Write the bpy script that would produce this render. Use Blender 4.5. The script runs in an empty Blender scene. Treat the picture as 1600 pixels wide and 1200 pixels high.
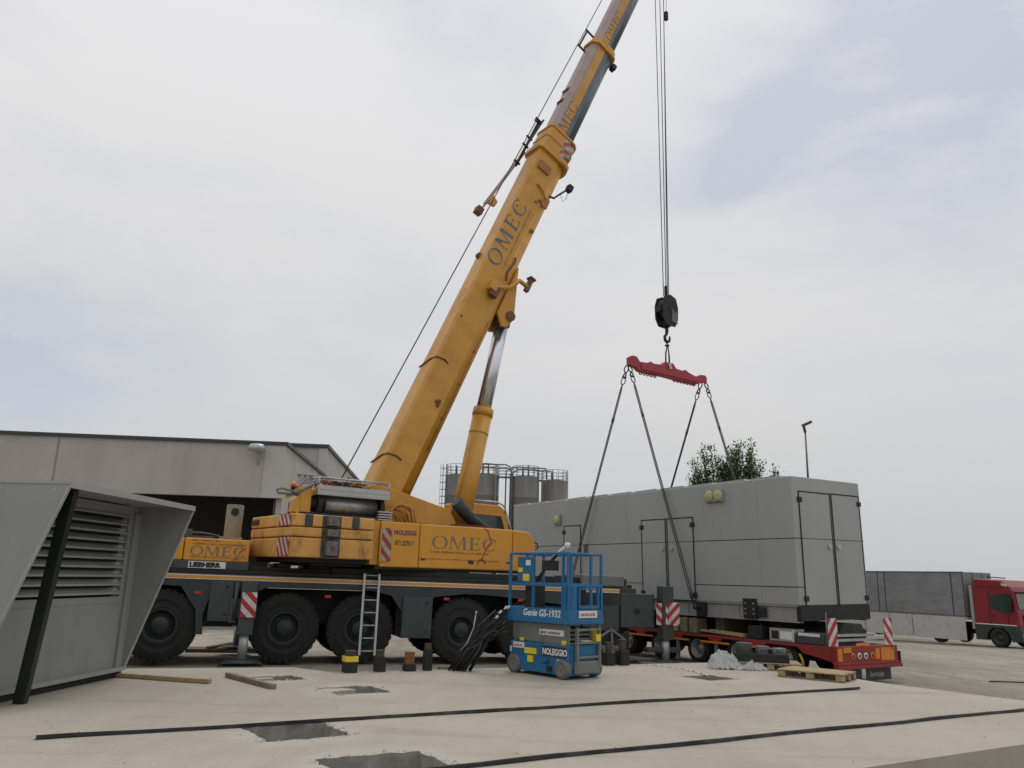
import bpy, bmesh, math, random
from mathutils import Matrix, Vector, noise
from math import sin, cos, pi, radians as R_
random.seed(7)
S = bpy.context.scene
COL = S.collection

# ------------------------------------------------------------------ camera
CZ = 1.68
roll = math.atan(.0285)
pitch = math.atan((902-600)*cos(roll)/1240.)
fwd = Vector((0, cos(pitch), sin(pitch))); rt = Vector((1, 0, 0)); up = rt.cross(fwd)
r2 = rt*cos(roll)+up*sin(roll); u2 = -rt*sin(roll)+up*cos(roll)
cd = bpy.data.cameras.new('camera'); cam = bpy.data.objects.new('camera', cd); COL.objects.link(cam)
cd.sensor_width = 36; cd.lens = 1240/1600*36; cd.clip_end = 5000; cd.clip_start = .05
Mx = Matrix.Identity(4)
for i in range(3):
    Mx[i][0] = r2[i]; Mx[i][1] = u2[i]; Mx[i][2] = -fwd[i]
Mx[2][3] = CZ
cam.matrix_world = Mx
S.camera = cam

# ------------------------------------------------------------------ sky, sun, exposure
SUN_EL, SUN_AZ = R_(58), R_(20)      # azimuth from +Y towards +X
S.view_settings.view_transform = 'Standard'; S.view_settings.look = 'None'
S.view_settings.exposure = 0.0; S.view_settings.gamma = 1
W = bpy.data.worlds.new('World'); S.world = W; W.use_nodes = True
nt = W.node_tree; nt.nodes.clear()
def N(t, **k):
    n = nt.nodes.new(t)
    for a, b in k.items(): setattr(n, a, b)
    return n
out = N('ShaderNodeOutputWorld'); bg = N('ShaderNodeBackground'); nt.links.new(bg.outputs[0], out.inputs[0])
sky = N('ShaderNodeTexSky', sky_type='NISHITA'); sky.sun_disc = False; sky.sun_elevation = SUN_EL; sky.sun_rotation = SUN_AZ
sk = N('ShaderNodeVectorMath', operation='SCALE'); sk.inputs['Scale'].default_value = .03
nt.links.new(sky.outputs[0], sk.inputs[0])
tc = N('ShaderNodeTexCoord')
sep = N('ShaderNodeSeparateXYZ'); nt.links.new(tc.outputs['Generated'], sep.inputs[0])
ramp = N('ShaderNodeValToRGB'); nt.links.new(sep.outputs[2], ramp.inputs[0])
e = ramp.color_ramp.elements
e[0].position = 0.0; e[0].color = (.50, .525, .535, 1)
e[1].position = 1.0; e[1].color = (.99, 1.0, 1.04, 1)
for p_, c_ in ((.06, (.56, .575, .585, 1)), (.22, (.70, .69, .69, 1)), (.45, (.765, .76, .765, 1)), (.7, (.82, .82, .845, 1))):
    q = e.new(p_); q.color = c_
mapp = N('ShaderNodeMapping'); mapp.inputs['Scale'].default_value = (1.0, 1.0, 2.6); nt.links.new(tc.outputs['Generated'], mapp.inputs[0])
n1 = N('ShaderNodeTexNoise'); n1.inputs['Scale'].default_value = 3.4; n1.inputs['Detail'].default_value = 6; n1.inputs['Roughness'].default_value = .5; n1.inputs['Distortion'].default_value = .35
nt.links.new(mapp.outputs[0], n1.inputs[0])
mr = N('ShaderNodeMapRange'); mr.inputs[1].default_value = .45; mr.inputs[2].default_value = .8; mr.inputs[3].default_value = 0; mr.inputs[4].default_value = .34
nt.links.new(n1.outputs[0], mr.inputs[0])
def M_(op, a, b=None):
    n = N('ShaderNodeMath', operation=op)
    for i, v in enumerate((a, b)):
        if v is None: continue
        if isinstance(v, (int, float)): n.inputs[i].default_value = v
        else: nt.links.new(v, n.inputs[i])
    return n.outputs[0]
def pxdir(x, y):
    return (r2*((x-800)/1240)+u2*((600-y)/1240)+fwd).normalized()
# broad thin spots in the cloud deck: direction, angular size, strength
nm2 = N('ShaderNodeTexNoise'); nm2.inputs['Scale'].default_value = 9; nm2.inputs['Detail'].default_value = 5; nt.links.new(mapp.outputs[0], nm2.inputs[0])
tot = mr.outputs[0]
for (x, y, sg, st) in ((1165, 255, .06, .75), (1195, 240, .035, .5), (1430, 90, .18, .6), (1290, 170, .12, .5), (1520, 40, .12, .5), (1000, 330, .10, .25), (735, 10, .09, .6), (15, 600, .05, 1.0), (80, 600, .12, .45), (200, 560, .18, .22), (1585, 560, .16, .28), (600, 600, .2, .16)):
    d = N('ShaderNodeVectorMath', operation='DISTANCE'); nv = N('ShaderNodeVectorMath', operation='NORMALIZE')
    nt.links.new(tc.outputs['Generated'], nv.inputs[0]); nt.links.new(nv.outputs[0], d.inputs[0]); d.inputs[1].default_value = pxdir(x, y)
    g = M_('DIVIDE', d.outputs['Value'], sg); g = M_('MULTIPLY', g, g); g = M_('MULTIPLY', g, -1.0); g = M_('EXPONENT', g)
    g = M_('MULTIPLY', g, st); w = M_('SUBTRACT', M_('MULTIPLY', nm2.outputs[0], 2.0), .15); g = M_('MULTIPLY', g, M_('MAXIMUM', w, 0.0))
    tot = M_('ADD', tot, g)
tot = M_('MINIMUM', tot, .9)
mixc = N('ShaderNodeMixRGB'); nt.links.new(tot, mixc.inputs[0]); nt.links.new(ramp.outputs[0], mixc.inputs[1])
blu = N('ShaderNodeVectorMath', operation='ADD'); nt.links.new(sk.outputs[0], blu.inputs[0]); blu.inputs[1].default_value = (.425, .437, .468)
nt.links.new(blu.outputs[0], mixc.inputs[2])
nt.links.new(mixc.outputs[0], bg.inputs[0]); bg.inputs[1].default_value = 1.0
sl = bpy.data.lights.new('sun', 'SUN'); so = bpy.data.objects.new('sun', sl); COL.objects.link(so)
sl.energy = .9; sl.angle = R_(16); sl.color = (1, .96, .9)
sd = Vector((sin(SUN_AZ)*cos(SUN_EL), cos(SUN_AZ)*cos(SUN_EL), sin(SUN_EL)))
so.rotation_euler = sd.to_track_quat('Z', 'Y').to_euler(); so.location = (0, 0, 60)

# ------------------------------------------------------------------ materials
MATS = {}
def mat(name, col, rough=.6, metal=0., var=.12, scale=3., bump=0., bscale=30., dirt=None, damt=.5, dscale=1.5, dstretch=(1, 1, 1), spec=.5, dlo=.5, dhi=.75, alpha=None, trans=0):
    if name in MATS: return MATS[name]
    m = bpy.data.materials.new(name); m.use_nodes = True; t = m.node_tree; bs = t.nodes['Principled BSDF']
    def nn(ty, **k):
        n = t.nodes.new(ty)
        for a, b in k.items(): setattr(n, a, b)
        return n
    L = t.links.new
    bs.inputs['Roughness'].default_value = rough; bs.inputs['Metallic'].default_value = metal
    bs.inputs['Specular IOR Level'].default_value = spec
    co = nn('ShaderNodeTexCoord')
    n = nn('ShaderNodeTexNoise'); n.inputs['Scale'].default_value = scale; n.inputs['Detail'].default_value = 8; n.inputs['Roughness'].default_value = .6
    L(co.outputs['Object'], n.inputs[0])
    mrr = nn('ShaderNodeMapRange'); mrr.inputs[1].default_value = .3; mrr.inputs[2].default_value = .7; mrr.inputs[3].default_value = 1-var; mrr.inputs[4].default_value = 1+var
    L(n.outputs[0], mrr.inputs[0])
    vm = nn('ShaderNodeVectorMath', operation='SCALE'); vm.inputs[0].default_value = col[:3]; L(mrr.outputs[0], vm.inputs['Scale'])
    last = vm.outputs[0]
    if dirt:
        mp = nn('ShaderNodeMapping'); mp.inputs['Scale'].default_value = dstretch; L(co.outputs['Object'], mp.inputs[0])
        n3 = nn('ShaderNodeTexNoise'); n3.inputs['Scale'].default_value = dscale; n3.inputs['Detail'].default_value = 10; n3.inputs['Roughness'].default_value = .68; L(mp.outputs[0], n3.inputs[0])
        m3 = nn('ShaderNodeMapRange'); m3.inputs[1].default_value = dlo; m3.inputs[2].default_value = dhi; m3.inputs[3].default_value = 0; m3.inputs[4].default_value = damt; L(n3.outputs[0], m3.inputs[0])
        mx = nn('ShaderNodeMixRGB'); L(m3.outputs[0], mx.inputs[0]); L(last, mx.inputs[1]); mx.inputs[2].default_value = (*dirt, 1); last = mx.outputs[0]
        rr = nn('ShaderNodeMapRange'); rr.inputs[3].default_value = rough; rr.inputs[4].default_value = min(1, rough+.3); L(m3.outputs[0], rr.inputs[0]); L(rr.outputs[0], bs.inputs['Roughness'])
    L(last, bs.inputs['Base Color'])
    if bump:
        n2 = nn('ShaderNodeTexNoise'); n2.inputs['Scale'].default_value = bscale; n2.inputs['Detail'].default_value = 6; L(co.outputs['Object'], n2.inputs[0])
        b = nn('ShaderNodeBump'); b.inputs['Strength'].default_value = bump; b.inputs['Distance'].default_value = .02; L(n2.outputs[0], b.inputs['Height']); L(b.outputs[0], bs.inputs['Normal'])
    if alpha is not None: bs.inputs['Alpha'].default_value = alpha
    if trans: bs.inputs['Transmission Weight'].default_value = trans
    MATS[name] = m; return m

def stripe_mat(name, kx, kz, freq, c1=(.45, .02, .025), c2=(.62, .62, .60)):
    if name in MATS: return MATS[name]
    m = bpy.data.materials.new(name); m.use_nodes = True; t = m.node_tree; bs = t.nodes['Principled BSDF']; L = t.links.new
    co = t.nodes.new('ShaderNodeTexCoord'); d = t.nodes.new('ShaderNodeVectorMath'); d.operation = 'DOT_PRODUCT'; L(co.outputs['Object'], d.inputs[0]); d.inputs[1].default_value = (kx, 0, kz)
    a = t.nodes.new('ShaderNodeMath'); a.operation = 'MULTIPLY'; L(d.outputs['Value'], a.inputs[0]); a.inputs[1].default_value = freq
    f = t.nodes.new('ShaderNodeMath'); f.operation = 'FRACT'; L(a.outputs[0], f.inputs[0])
    g = t.nodes.new('ShaderNodeMath'); g.operation = 'GREATER_THAN'; L(f.outputs[0], g.inputs[0]); g.inputs[1].default_value = .5
    mx = t.nodes.new('ShaderNodeMixRGB'); L(g.outputs[0], mx.inputs[0]); mx.inputs[1].default_value = (*c1, 1); mx.inputs[2].default_value = (*c2, 1)
    no = t.nodes.new('ShaderNodeTexNoise'); no.inputs['Scale'].default_value = 9; no.inputs['Detail'].default_value = 6; L(co.outputs['Object'], no.inputs[0])
    mr_ = t.nodes.new('ShaderNodeMapRange'); mr_.inputs[1].default_value = .35; mr_.inputs[2].default_value = .75; mr_.inputs[3].default_value = 1.05; mr_.inputs[4].default_value = .6; L(no.outputs[0], mr_.inputs[0])
    sc = t.nodes.new('ShaderNodeVectorMath'); sc.operation = 'SCALE'; L(mx.outputs[0], sc.inputs[0]); L(mr_.outputs[0], sc.inputs['Scale'])
    L(sc.outputs[0], bs.inputs['Base Color']); bs.inputs['Roughness'].default_value = .5
    MATS[name] = m; return m

YEL = mat('crane_yellow', (.55, .27, .035), .42, var=.10, scale=1.3, dirt=(.19, .085, .03), damt=.55, dscale=2.2, dstretch=(1, 1, .45), dlo=.5, dhi=.85)
YELP = mat('crane_yellow_clean', (.63, .285, .024), .32, var=.05, scale=.8, dirt=(.30, .14, .05), damt=.3, dscale=2.5, dstretch=(1.2, 1, .35), dlo=.55, dhi=.85)
YCW = mat('counterweight_yellow', (.62, .32, .075), .55, var=.10, scale=1.6, dirt=(.13, .06, .03), damt=.85, dscale=3.2, dstretch=(1, 1, .6), dlo=.52, dhi=.75)
DGR = mat('carrier_grey', (.028, .036, .039), .5, var=.15, scale=2.5, dirt=(.10, .095, .08), damt=.35, dscale=4)
DGR2 = mat('dark_grey_box', (.045, .053, .053), .5, var=.12, scale=2, dirt=(.09, .085, .075), damt=.4, dscale=4)
BLK = mat('grimy_black', (.011, .013, .013), .65, var=.3, scale=6, dirt=(.04, .037, .03), damt=.4, dscale=6)
RUB = mat('tyre_rubber', (.011, .012, .012), .8, var=.25, scale=9, bump=.3, bscale=60, dirt=(.042, .04, .035), damt=.45, dscale=5)
RIM = mat('dark_rim', (.02, .023, .024), .55, var=.2, scale=8, dirt=(.05, .045, .04), damt=.4, dscale=8)
STL = mat('bare_steel', (.32, .33, .33), .4, .75, var=.2, scale=8, dirt=(.1, .07, .04), damt=.5, dscale=6)
CHR = mat('chrome_rod', (.62, .65, .68), .22, .9, var=.06, scale=4)
ALU = mat('aluminium', (.42, .43, .43), .42, .5, var=.1, scale=10)
WHT = mat('white_paint', (.68, .68, .66), .5, var=.06, scale=12, dirt=(.3, .28, .24), damt=.35, dscale=14)
BOOMBLUE = mat('boom_dark_blue_grey', (.105, .125, .14), .38, var=.12, scale=2, dirt=(.05, .05, .05), damt=.4, dscale=3)
PINK = mat('faded_boom_grey', (.36, .27, .24), .5, var=.1, scale=1.5, dirt=(.2, .12, .08), damt=.5, dscale=2.5)
RUST = mat('brown_steel', (.16, .075, .035), .7, var=.3, scale=7, dirt=(.05, .03, .02), damt=.5, dscale=9)
BLET = mat('blue_lettering', (.05, .12, .19), .5, var=.15, scale=6)
GLET = mat('grey_lettering', (.16, .155, .15), .5, var=.15, scale=6)
KLET = mat('black_lettering', (.02, .02, .02), .5, var=.1)
NLET = mat('navy_lettering', (.02, .025, .16), .5, var=.1)
RLET = mat('faded_red_lettering', (.30, .09, .03), .5, var=.2, scale=9)
GLS = mat('dark_green_glass', (.012, .03, .028), .08, var=.05, spec=.8)
GRY = mat('container_grey', (.325, .338, .336), .42, var=.03, scale=.8, bump=.25, bscale=1.3, dirt=(.25, .25, .235), damt=.35, dscale=1.1, dstretch=(1, 1, .5), dlo=.45, dhi=.8)
GRYS = mat('skid_grey', (.27, .275, .272), .5, var=.08, scale=2, dirt=(.12, .11, .10), damt=.4, dscale=3)
GRYE = mat('enclosure_grey', (.26, .27, .263), .42, var=.05, scale=1.2, dirt=(.13, .135, .125), damt=.4, dscale=1.8, dstretch=(1, 1, .5))
SEAM = mat('seam_black', (.012, .012, .012), .7, var=.1)
GREENBLK = mat('green_black_post', (.008, .014, .011), .4, var=.2, scale=5)
REDB = mat('spreader_red', (.33, .028, .045), .5, var=.08, scale=3, dirt=(.12, .03, .03), damt=.4, dscale=5)
ROPE = mat('wire_rope', (.06, .06, .058), .5, .3, var=.3, scale=40)
TRED = mat('trailer_red', (.28, .018, .016), .5, var=.12, scale=3, dirt=(.10, .05, .035), damt=.7, dscale=4, dlo=.45, dhi=.7)
ORG = mat('orange_reflective', (.62, .20, .015), .4, var=.1)
ORGL = mat('orange_light', (.75, .16, .01), .25, var=.05)
REDL = mat('red_reflector', (.5, .03, .01), .25, var=.05)
TRK = mat('truck_red', (.22, .014, .02), .33, var=.06, scale=1.5, dirt=(.14, .04, .04), damt=.3, dscale=2)
LBL = mat('lift_blue', (.006, .125, .29), .42, var=.12, scale=3, dirt=(.09, .13, .14), damt=.6, dscale=9, dlo=.5, dhi=.72)
LGR = mat('lift_grey', (.16, .17, .165), .5, var=.1, scale=4, dirt=(.07, .07, .06), damt=.5, dscale=8)
TYG = mat('grey_tyre', (.13, .135, .125), .75, var=.12, scale=8)
YST = mat('yellow_sticker', (.72, .55, .03), .45, var=.06)
WOOD = mat('raw_wood', (.36, .27, .14), .8, var=.25, scale=7, dirt=(.14, .10, .06), damt=.6, dscale=5, bump=.2)
WOODD = mat('weathered_wood', (.20, .165, .11), .85, var=.3, scale=8, dirt=(.07, .055, .04), damt=.6, dscale=5, bump=.2)
CONC = mat('precast_concrete', (.42, .395, .355), .85, var=.07, scale=.5, dirt=(.30, .275, .24), damt=.55, dscale=.6, dstretch=(1, 1, .22), bump=.15, bscale=12, dlo=.45, dhi=.75)
CONCL = mat('pale_concrete_strip', (.47, .46, .44), .8, var=.05, scale=1)
ROOFK = mat('roof_edge_dark', (.035, .035, .036), .5, var=.1)
DARKIN = mat('interior_shade', (.075, .07, .06), .9, var=.2)  # shade inside the hall opening, put into the wall colour
SILO = mat('silo_grey', (.165, .162, .157), .5, var=.03, scale=.5, dirt=(.14, .135, .13), damt=.5, dscale=.8, dstretch=(1, 1, .2))
SILD = mat('galvanised_rail', (.15, .155, .155), .5, .3, var=.1)
LAMPY = mat('pale_lamp_glass', (.40, .41, .20), .35, var=.05)
FILM = mat('plastic_film', (.55, .56, .56), .22, var=.2, scale=9, alpha=.55, spec=.6)
TARP = mat('grey_tarpaulin', (.19, .20, .205), .40, var=.18, scale=1.2, dirt=(.30, .31, .31), damt=.7, dscale=.9, dstretch=(.5, .5, 3), bump=.4, bscale=3)
SIDEB = mat('aluminium_dropside', (.50, .50, .485), .5, .2, var=.06, scale=1, dirt=(.2, .19, .17), damt=.5, dscale=2)
BARK = mat('bark', (.07, .05, .035), .9, var=.3, scale=8)

# ------------------------------------------------------------------ mesh helper
class MB:
    def __init__(s): s.v = []; s.f = []; s.m = 0; s.sm = False
    def add(s, vs, fs, M=None, m=None, smooth=None):
        b = len(s.v)
        for p in vs:
            p = Vector(p); s.v.append(M @ p if M is not None else p)
        for f in fs: s.f.append(([i+b for i in f], s.m if m is None else m, s.sm if smooth is None else smooth))
        return s
    def box(s, a, b, M=None, m=None):
        x0, y0, z0 = a; x1, y1, z1 = b
        return s.add([(x0, y0, z0), (x1, y0, z0), (x1, y1, z0), (x0, y1, z0), (x0, y0, z1), (x1, y0, z1), (x1, y1, z1), (x0, y1, z1)],
                     [(3, 2, 1, 0), (4, 5, 6, 7), (0, 1, 5, 4), (1, 2, 6, 5), (2, 3, 7, 6), (3, 0, 4, 7)], M, m)
    def bar(s, p, q, w, h=None, upv=(0, 0, 1), m=None):
        p = Vector(p); q = Vector(q); d = (q-p); L = d.length; d.normalize(); h = h or w
        u = Vector(upv)
        if abs(d.dot(u)) > .98: u = Vector((1, 0, 0))
        sd_ = d.cross(u).normalized(); u = sd_.cross(d)
        vs = []
        for c in (p, q):
            for a, b in ((-1, -1), (1, -1), (1, 1), (-1, 1)): vs.append(c+sd_*a*w/2+u*b*h/2)
        return s.add(vs, [(3, 2, 1, 0), (4, 5, 6, 7), (0, 1, 5, 4), (1, 2, 6, 5), (2, 3, 7, 6), (3, 0, 4, 7)], m=m)
    def cyl(s, p, q, r, r1=None, n=16, m=None, caps=True):
        p = Vector(p); q = Vector(q); d = (q-p).normalized(); r1 = r if r1 is None else r1
        u = Vector((0, 0, 1)) if abs(d.z) < .9 else Vector((1, 0, 0))
        a = d.cross(u).normalized(); b = d.cross(a)
        vs = []
        for c, rr in ((p, r), (q, r1)):
            for i in range(n):
                t = 2*pi*i/n; vs.append(c+a*cos(t)*rr+b*sin(t)*rr)
        s.add(vs, [(i, (i+1) % n, n+(i+1) % n, n+i) for i in range(n)], m=m, smooth=True)
        if caps: s.add(vs, [tuple(range(n-1, -1, -1)), tuple(range(n, 2*n))], m=m, smooth=False)
        return s
    def tube(s, pts, r, n=8, m=None, caps=True):
        pts = [Vector(p) for p in pts]; k = len(pts); vs = []; a = None
        for i, p in enumerate(pts):
            d = (pts[min(i+1, k-1)]-pts[max(i-1, 0)]).normalized()
            if a is None:
                u = Vector((0, 0, 1)) if abs(d.z) < .9 else Vector((1, 0, 0)); a = d.cross(u).normalized()
            else: a = (a-d*a.dot(d)).normalized()
            b = d.cross(a); rr = r[i] if isinstance(r, (list, tuple)) else r
            for j in range(n):
                t = 2*pi*j/n; vs.append(p+a*cos(t)*rr+b*sin(t)*rr)
        fs = [(i*n+j, i*n+(j+1) % n, (i+1)*n+(j+1) % n, (i+1)*n+j) for i in range(k-1) for j in range(n)]
        s.add(vs, fs, m=m, smooth=True)
        if caps: s.add(vs, [tuple(range(n-1, -1, -1)), tuple(range((k-1)*n, k*n))], m=m, smooth=False)
        return s
    def lathe(s, prof, c=(0, 0, 0), axis='z', n=32, m=None, mfun=None, close=False):
        # prof: list of (r, h)
        k = len(prof); vs = []; c = Vector(c)
        for i in range(n):
            t = 2*pi*i/n
            for r, h in prof:
                if axis == 'z': vs.append(c+Vector((r*cos(t), r*sin(t), h)))
                elif axis == 'y': vs.append(c+Vector((r*cos(t), h, r*sin(t))))
                else: vs.append(c+Vector((h, r*cos(t), r*sin(t))))
        for j in range(k-1):
            s.add(vs, [(i*k+j, ((i+1) % n)*k+j, ((i+1) % n)*k+j+1, i*k+j+1) for i in range(n)], m=(mfun(j) if mfun else m), smooth=True)
        return s
    def prism(s, poly, a, b, axis='y', m=None):
        # poly of 2D points extruded along axis between a and b; 'y': (x,z), 'z': (x,y), 'x': (y,z)
        def P(p, h):
            return (p[0], h, p[1]) if axis == 'y' else ((p[0], p[1], h) if axis == 'z' else (h, p[0], p[1]))
        n = len(poly); vs = [P(p, a) for p in poly]+[P(p, b) for p in poly]
        return s.add(vs, [tuple(range(n)), tuple(range(2*n-1, n-1, -1))]+[(i, n+i, n+(i+1) % n, (i+1) % n) for i in range(n)], m=m)
    def build(s, name, mats, parent=None, M=None, bevel=0, seg=2, split=0):
        if split:                       # every separate piece becomes an object of its own
            par = list(range(len(s.v)))
            def fd(i):
                while par[i] != i: par[i] = par[par[i]]; i = par[i]
                return i
            for f, _, _ in s.f:
                for i in f[1:]: par[fd(i)] = fd(f[0])
            cl = {}
            for i, p in enumerate(s.v):
                c = cl.setdefault(fd(i), [p.copy(), p.copy()])
                for a in range(3): c[0][a] = min(c[0][a], p[a]); c[1][a] = max(c[1][a], p[a])
            ks = list(cl)
            for i in range(len(ks)):
                for j in range(i):
                    A, B = cl[ks[i]], cl[ks[j]]
                    if all(A[0][a]-.012 < B[1][a] and B[0][a]-.012 < A[1][a] for a in range(3)): par[fd(ks[i])] = fd(ks[j])
            gr = {}
            for f in s.f: gr.setdefault(fd(f[0][0]), []).append(f)
            o = None
            for fs in gr.values():
                q = MB(); ids = sorted({i for f in fs for i in f[0]}); mp = {i: k for k, i in enumerate(ids)}
                q.v = [s.v[i] for i in ids]; q.f = [([mp[i] for i in f[0]], f[1], f[2]) for f in fs]
                o = q.build(name, mats, parent, M, bevel, seg)
            return o
        me = bpy.data.meshes.new(name); bm = bmesh.new()
        vs = [bm.verts.new(p) for p in s.v]
        ms = mats if isinstance(mats, (list, tuple)) else [mats]
        for f, mi, sm in s.f:
            try: fc = bm.faces.new([vs[i] for i in f])
            except ValueError: continue
            fc.material_index = mi; fc.smooth = sm
        bmesh.ops.remove_doubles(bm, verts=bm.verts, dist=1e-5)
        bmesh.ops.recalc_face_normals(bm, faces=bm.faces)
        bm.to_mesh(me); bm.free()
        for x in ms: me.materials.append(x)
        o = bpy.data.objects.new(name, me); COL.objects.link(o)
        if parent is not None: o.parent = parent
        if M is not None:
            o.matrix_local = M
        if bevel:
            bv = o.modifiers.new('bevel', 'BEVEL'); bv.width = bevel; bv.segments = seg; bv.limit_method = 'ANGLE'; bv.angle_limit = R_(40)
        return o

def thing(name, label, cat, loc=(0, 0, 0), rz=0, group=None, M=None):
    o = bpy.data.objects.new(name, None); COL.objects.link(o); o.empty_display_size = .3
    if M is not None: o.matrix_world = M
    else: o.location = loc; o.rotation_euler = (0, 0, rz)
    return tag(o, label, cat, group)
def tag(o, label, cat, group=None):
    o['label'] = label; o['category'] = cat
    if group: o['group'] = group
    return o
def struct(o): o['kind'] = 'structure'; return o
def kids(o): return [c for c in bpy.data.objects if c.parent == o]
def copy_tree(o, parent=None):
    c = o.copy(); COL.objects.link(c); c.parent = parent
    for ch in kids(o):
        d = copy_tree(ch, c)
    return c
def T(x, y, z): return Matrix.Translation((x, y, z))
def RX(a): return Matrix.Rotation(R_(a), 4, 'X')
def RY(a): return Matrix.Rotation(R_(a), 4, 'Y')
def RZ(a): return Matrix.Rotation(R_(a), 4, 'Z')
FACE = RX(90)         # flat XY lettering -> stands in XZ, facing -Y

def text(name, s, size, m, parent, M, sx=1., ext=.002, bold=.0, shear=0, align='LEFT', sp=1.0):
    cu = bpy.data.curves.new('t', 'FONT'); cu.space_character = sp; cu.body = s; cu.size = size; cu.extrude = ext; cu.offset = bold; cu.shear = shear; cu.align_x = align; cu.resolution_u = 3
    ob = bpy.data.objects.new('t', cu); COL.objects.link(ob)
    bpy.context.view_layer.update()
    me = bpy.data.meshes.new_from_object(ob.evaluated_get(bpy.context.evaluated_depsgraph_get()))
    bpy.data.objects.remove(ob); me.transform(Matrix.Diagonal((sx, 1, 1, 1))); me.materials.clear(); me.materials.append(m); me.name = name
    o = bpy.data.objects.new(name, me); COL.objects.link(o); o.parent = parent; o.matrix_local = M
    return o

def serif_word(mb, word, h, adv=1.0, th=.003, ch_w=1.0, mw=None):
    """high-contrast serif capitals O M E C drawn in XZ plane (x right, z up), facing -y"""
    x = 0
    def q(pts): mb.prism([(x+a*h*ch_w, b*h) for a, b in pts], -th, 0, 'y')
    for c in word:
        if c in 'OC':
            n = 28; a0, a1 = (0, 360) if c == 'O' else (38, 322)
            for i in range(n):
                t0 = R_(a0+(a1-a0)*i/n); t1 = R_(a0+(a1-a0)*(i+1)/n)
                q([(.5+.5*cos(t0), .5+.52*sin(t0)), (.5+.5*cos(t1), .5+.52*sin(t1)), (.5+.36*cos(t1), .5+.475*sin(t1)), (.5+.36*cos(t0), .5+.475*sin(t0))])
            if c == 'C': q([(.84, .68), (.9, .68), (.92, 1.0), (.86, .92)])
            wd = 1.12
        elif c == 'M':
            q([(.06, 0), (.11, 0), (.15, 1), (.10, 1)]); q([(0, 0), (.2, 0), (.2, .04), (0, .04)])
            q([(.08, 1), (.26, 1), (.60, .02), (.54, .02)]); q([(.54, .02), (.60, .02), (.90, 1), (.86, 1)])
            q([(.86, 1), (1.02, 1), (1.06, 0), (.92, 0)]); q([(.84, 0), (1.16, 0), (1.16, .04), (.84, .04)])
            wd = 1.28
        elif c == 'E':
            q([(.10, 0), (.25, 0), (.25, 1), (.10, 1)]); q([(0, 0), (.72, 0), (.72, .05), (0, .05)]); q([(0, .95), (.68, .95), (.68, 1), (0, 1)])
            q([(.25, .49), (.58, .49), (.58, .54), (.25, .54)]); q([(.66, .05), (.72, .05), (.76, .24), (.72, .2)]); q([(.63, .78), (.68, .75), (.68, .95), (.64, .95)]); q([(.55, .40), (.58, .40), (.58, .63), (.55, .63)])
            wd = .92
        x += wd*h*adv*ch_w
    return x
def faint_line(mb, x0, x1, z, hh, th=.002, seed=1, m=None):
    rr = random.Random(seed); x = x0
    while x < x1-.02:
        w = rr.uniform(.5, 1.1)*hh*.7; mb.box((x, -th, z), (min(x+w, x1), 0, z+hh*rr.uniform(.6, 1)), m=m); x += w+hh*rr.choice((.25, .25, .25, .8))

# ================================================================== SETTING
def gz(x, y): return (0 if y < 19 else -.031*(min(y, 60)-19))-.33-.03*min(max(x-4, 0), 5)
def ground_material():
    m = bpy.data.materials.new('dusty_yard'); m.use_nodes = True; t = m.node_tree; bs = t.nodes['Principled BSDF']; L = t.links.new
    co = t.nodes.new('ShaderNodeTexCoord')
    def noi(sc, st=(1, 1, 1), det=8, ro=.6):
        mp = t.nodes.new('ShaderNodeMapping'); mp.inputs['Scale'].default_value = st; mp.inputs['Rotation'].default_value = (0, 0, R_(35)); L(co.outputs['Object'], mp.inputs[0])
        n = t.nodes.new('ShaderNodeTexNoise'); n.inputs['Scale'].default_value = sc; n.inputs['Detail'].default_value = det; n.inputs['Roughness'].default_value = ro; L(mp.outputs[0], n.inputs[0]); return n.outputs[0]
    a = noi(.16, (1, .35, 1)); b = noi(1.6, (1, .3, 1)); c = noi(30, det=4, ro=.7)
    cr = t.nodes.new('ShaderNodeValToRGB'); L(a, cr.inputs[0]); e = cr.color_ramp.elements
    e[0].position = .36; e[0].color = (.235, .215, .175, 1); e[1].position = .62; e[1].color = (.36, .33, .275, 1)
    cr2 = t.nodes.new('ShaderNodeValToRGB'); L(b, cr2.inputs[0]); e = cr2.color_ramp.elements
    e[0].position = .35; e[0].color = (.80, .79, .77, 1); e[1].position = .65; e[1].color = (1.12, 1.12, 1.12, 1)
    cr3 = t.nodes.new('ShaderNodeValToRGB'); L(c, cr3.inputs[0]); e = cr3.color_ramp.elements
    e[0].position = .35; e[0].color = (.78, .78, .78, 1); e[1].position = .62; e[1].color = (1.08, 1.08, 1.08, 1)
    m1 = t.nodes.new('ShaderNodeMixRGB'); m1.blend_type = 'MULTIPLY'; m1.inputs[0].default_value = 1; L(cr.outputs[0], m1.inputs[1]); L(cr2.outputs[0], m1.inputs[2])
    m2 = t.nodes.new('ShaderNodeMixRGB'); m2.blend_type = 'MULTIPLY'; m2.inputs[0].default_value = 1; L(m1.outputs[0], m2.inputs[1]); L(cr3.outputs[0], m2.inputs[2])
    L(m2.outputs[0], bs.inputs['Base Color']); bs.inputs['Roughness'].default_value = .95; bs.inputs['Specular IOR Level'].default_value = .15
    bu = t.nodes.new('ShaderNodeBump'); bu.inputs['Strength'].default_value = .5; bu.inputs['Distance'].default_value = .03; L(c, bu.inputs['Height']); L(bu.outputs[0], bs.inputs['Normal'])
    return m
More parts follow.
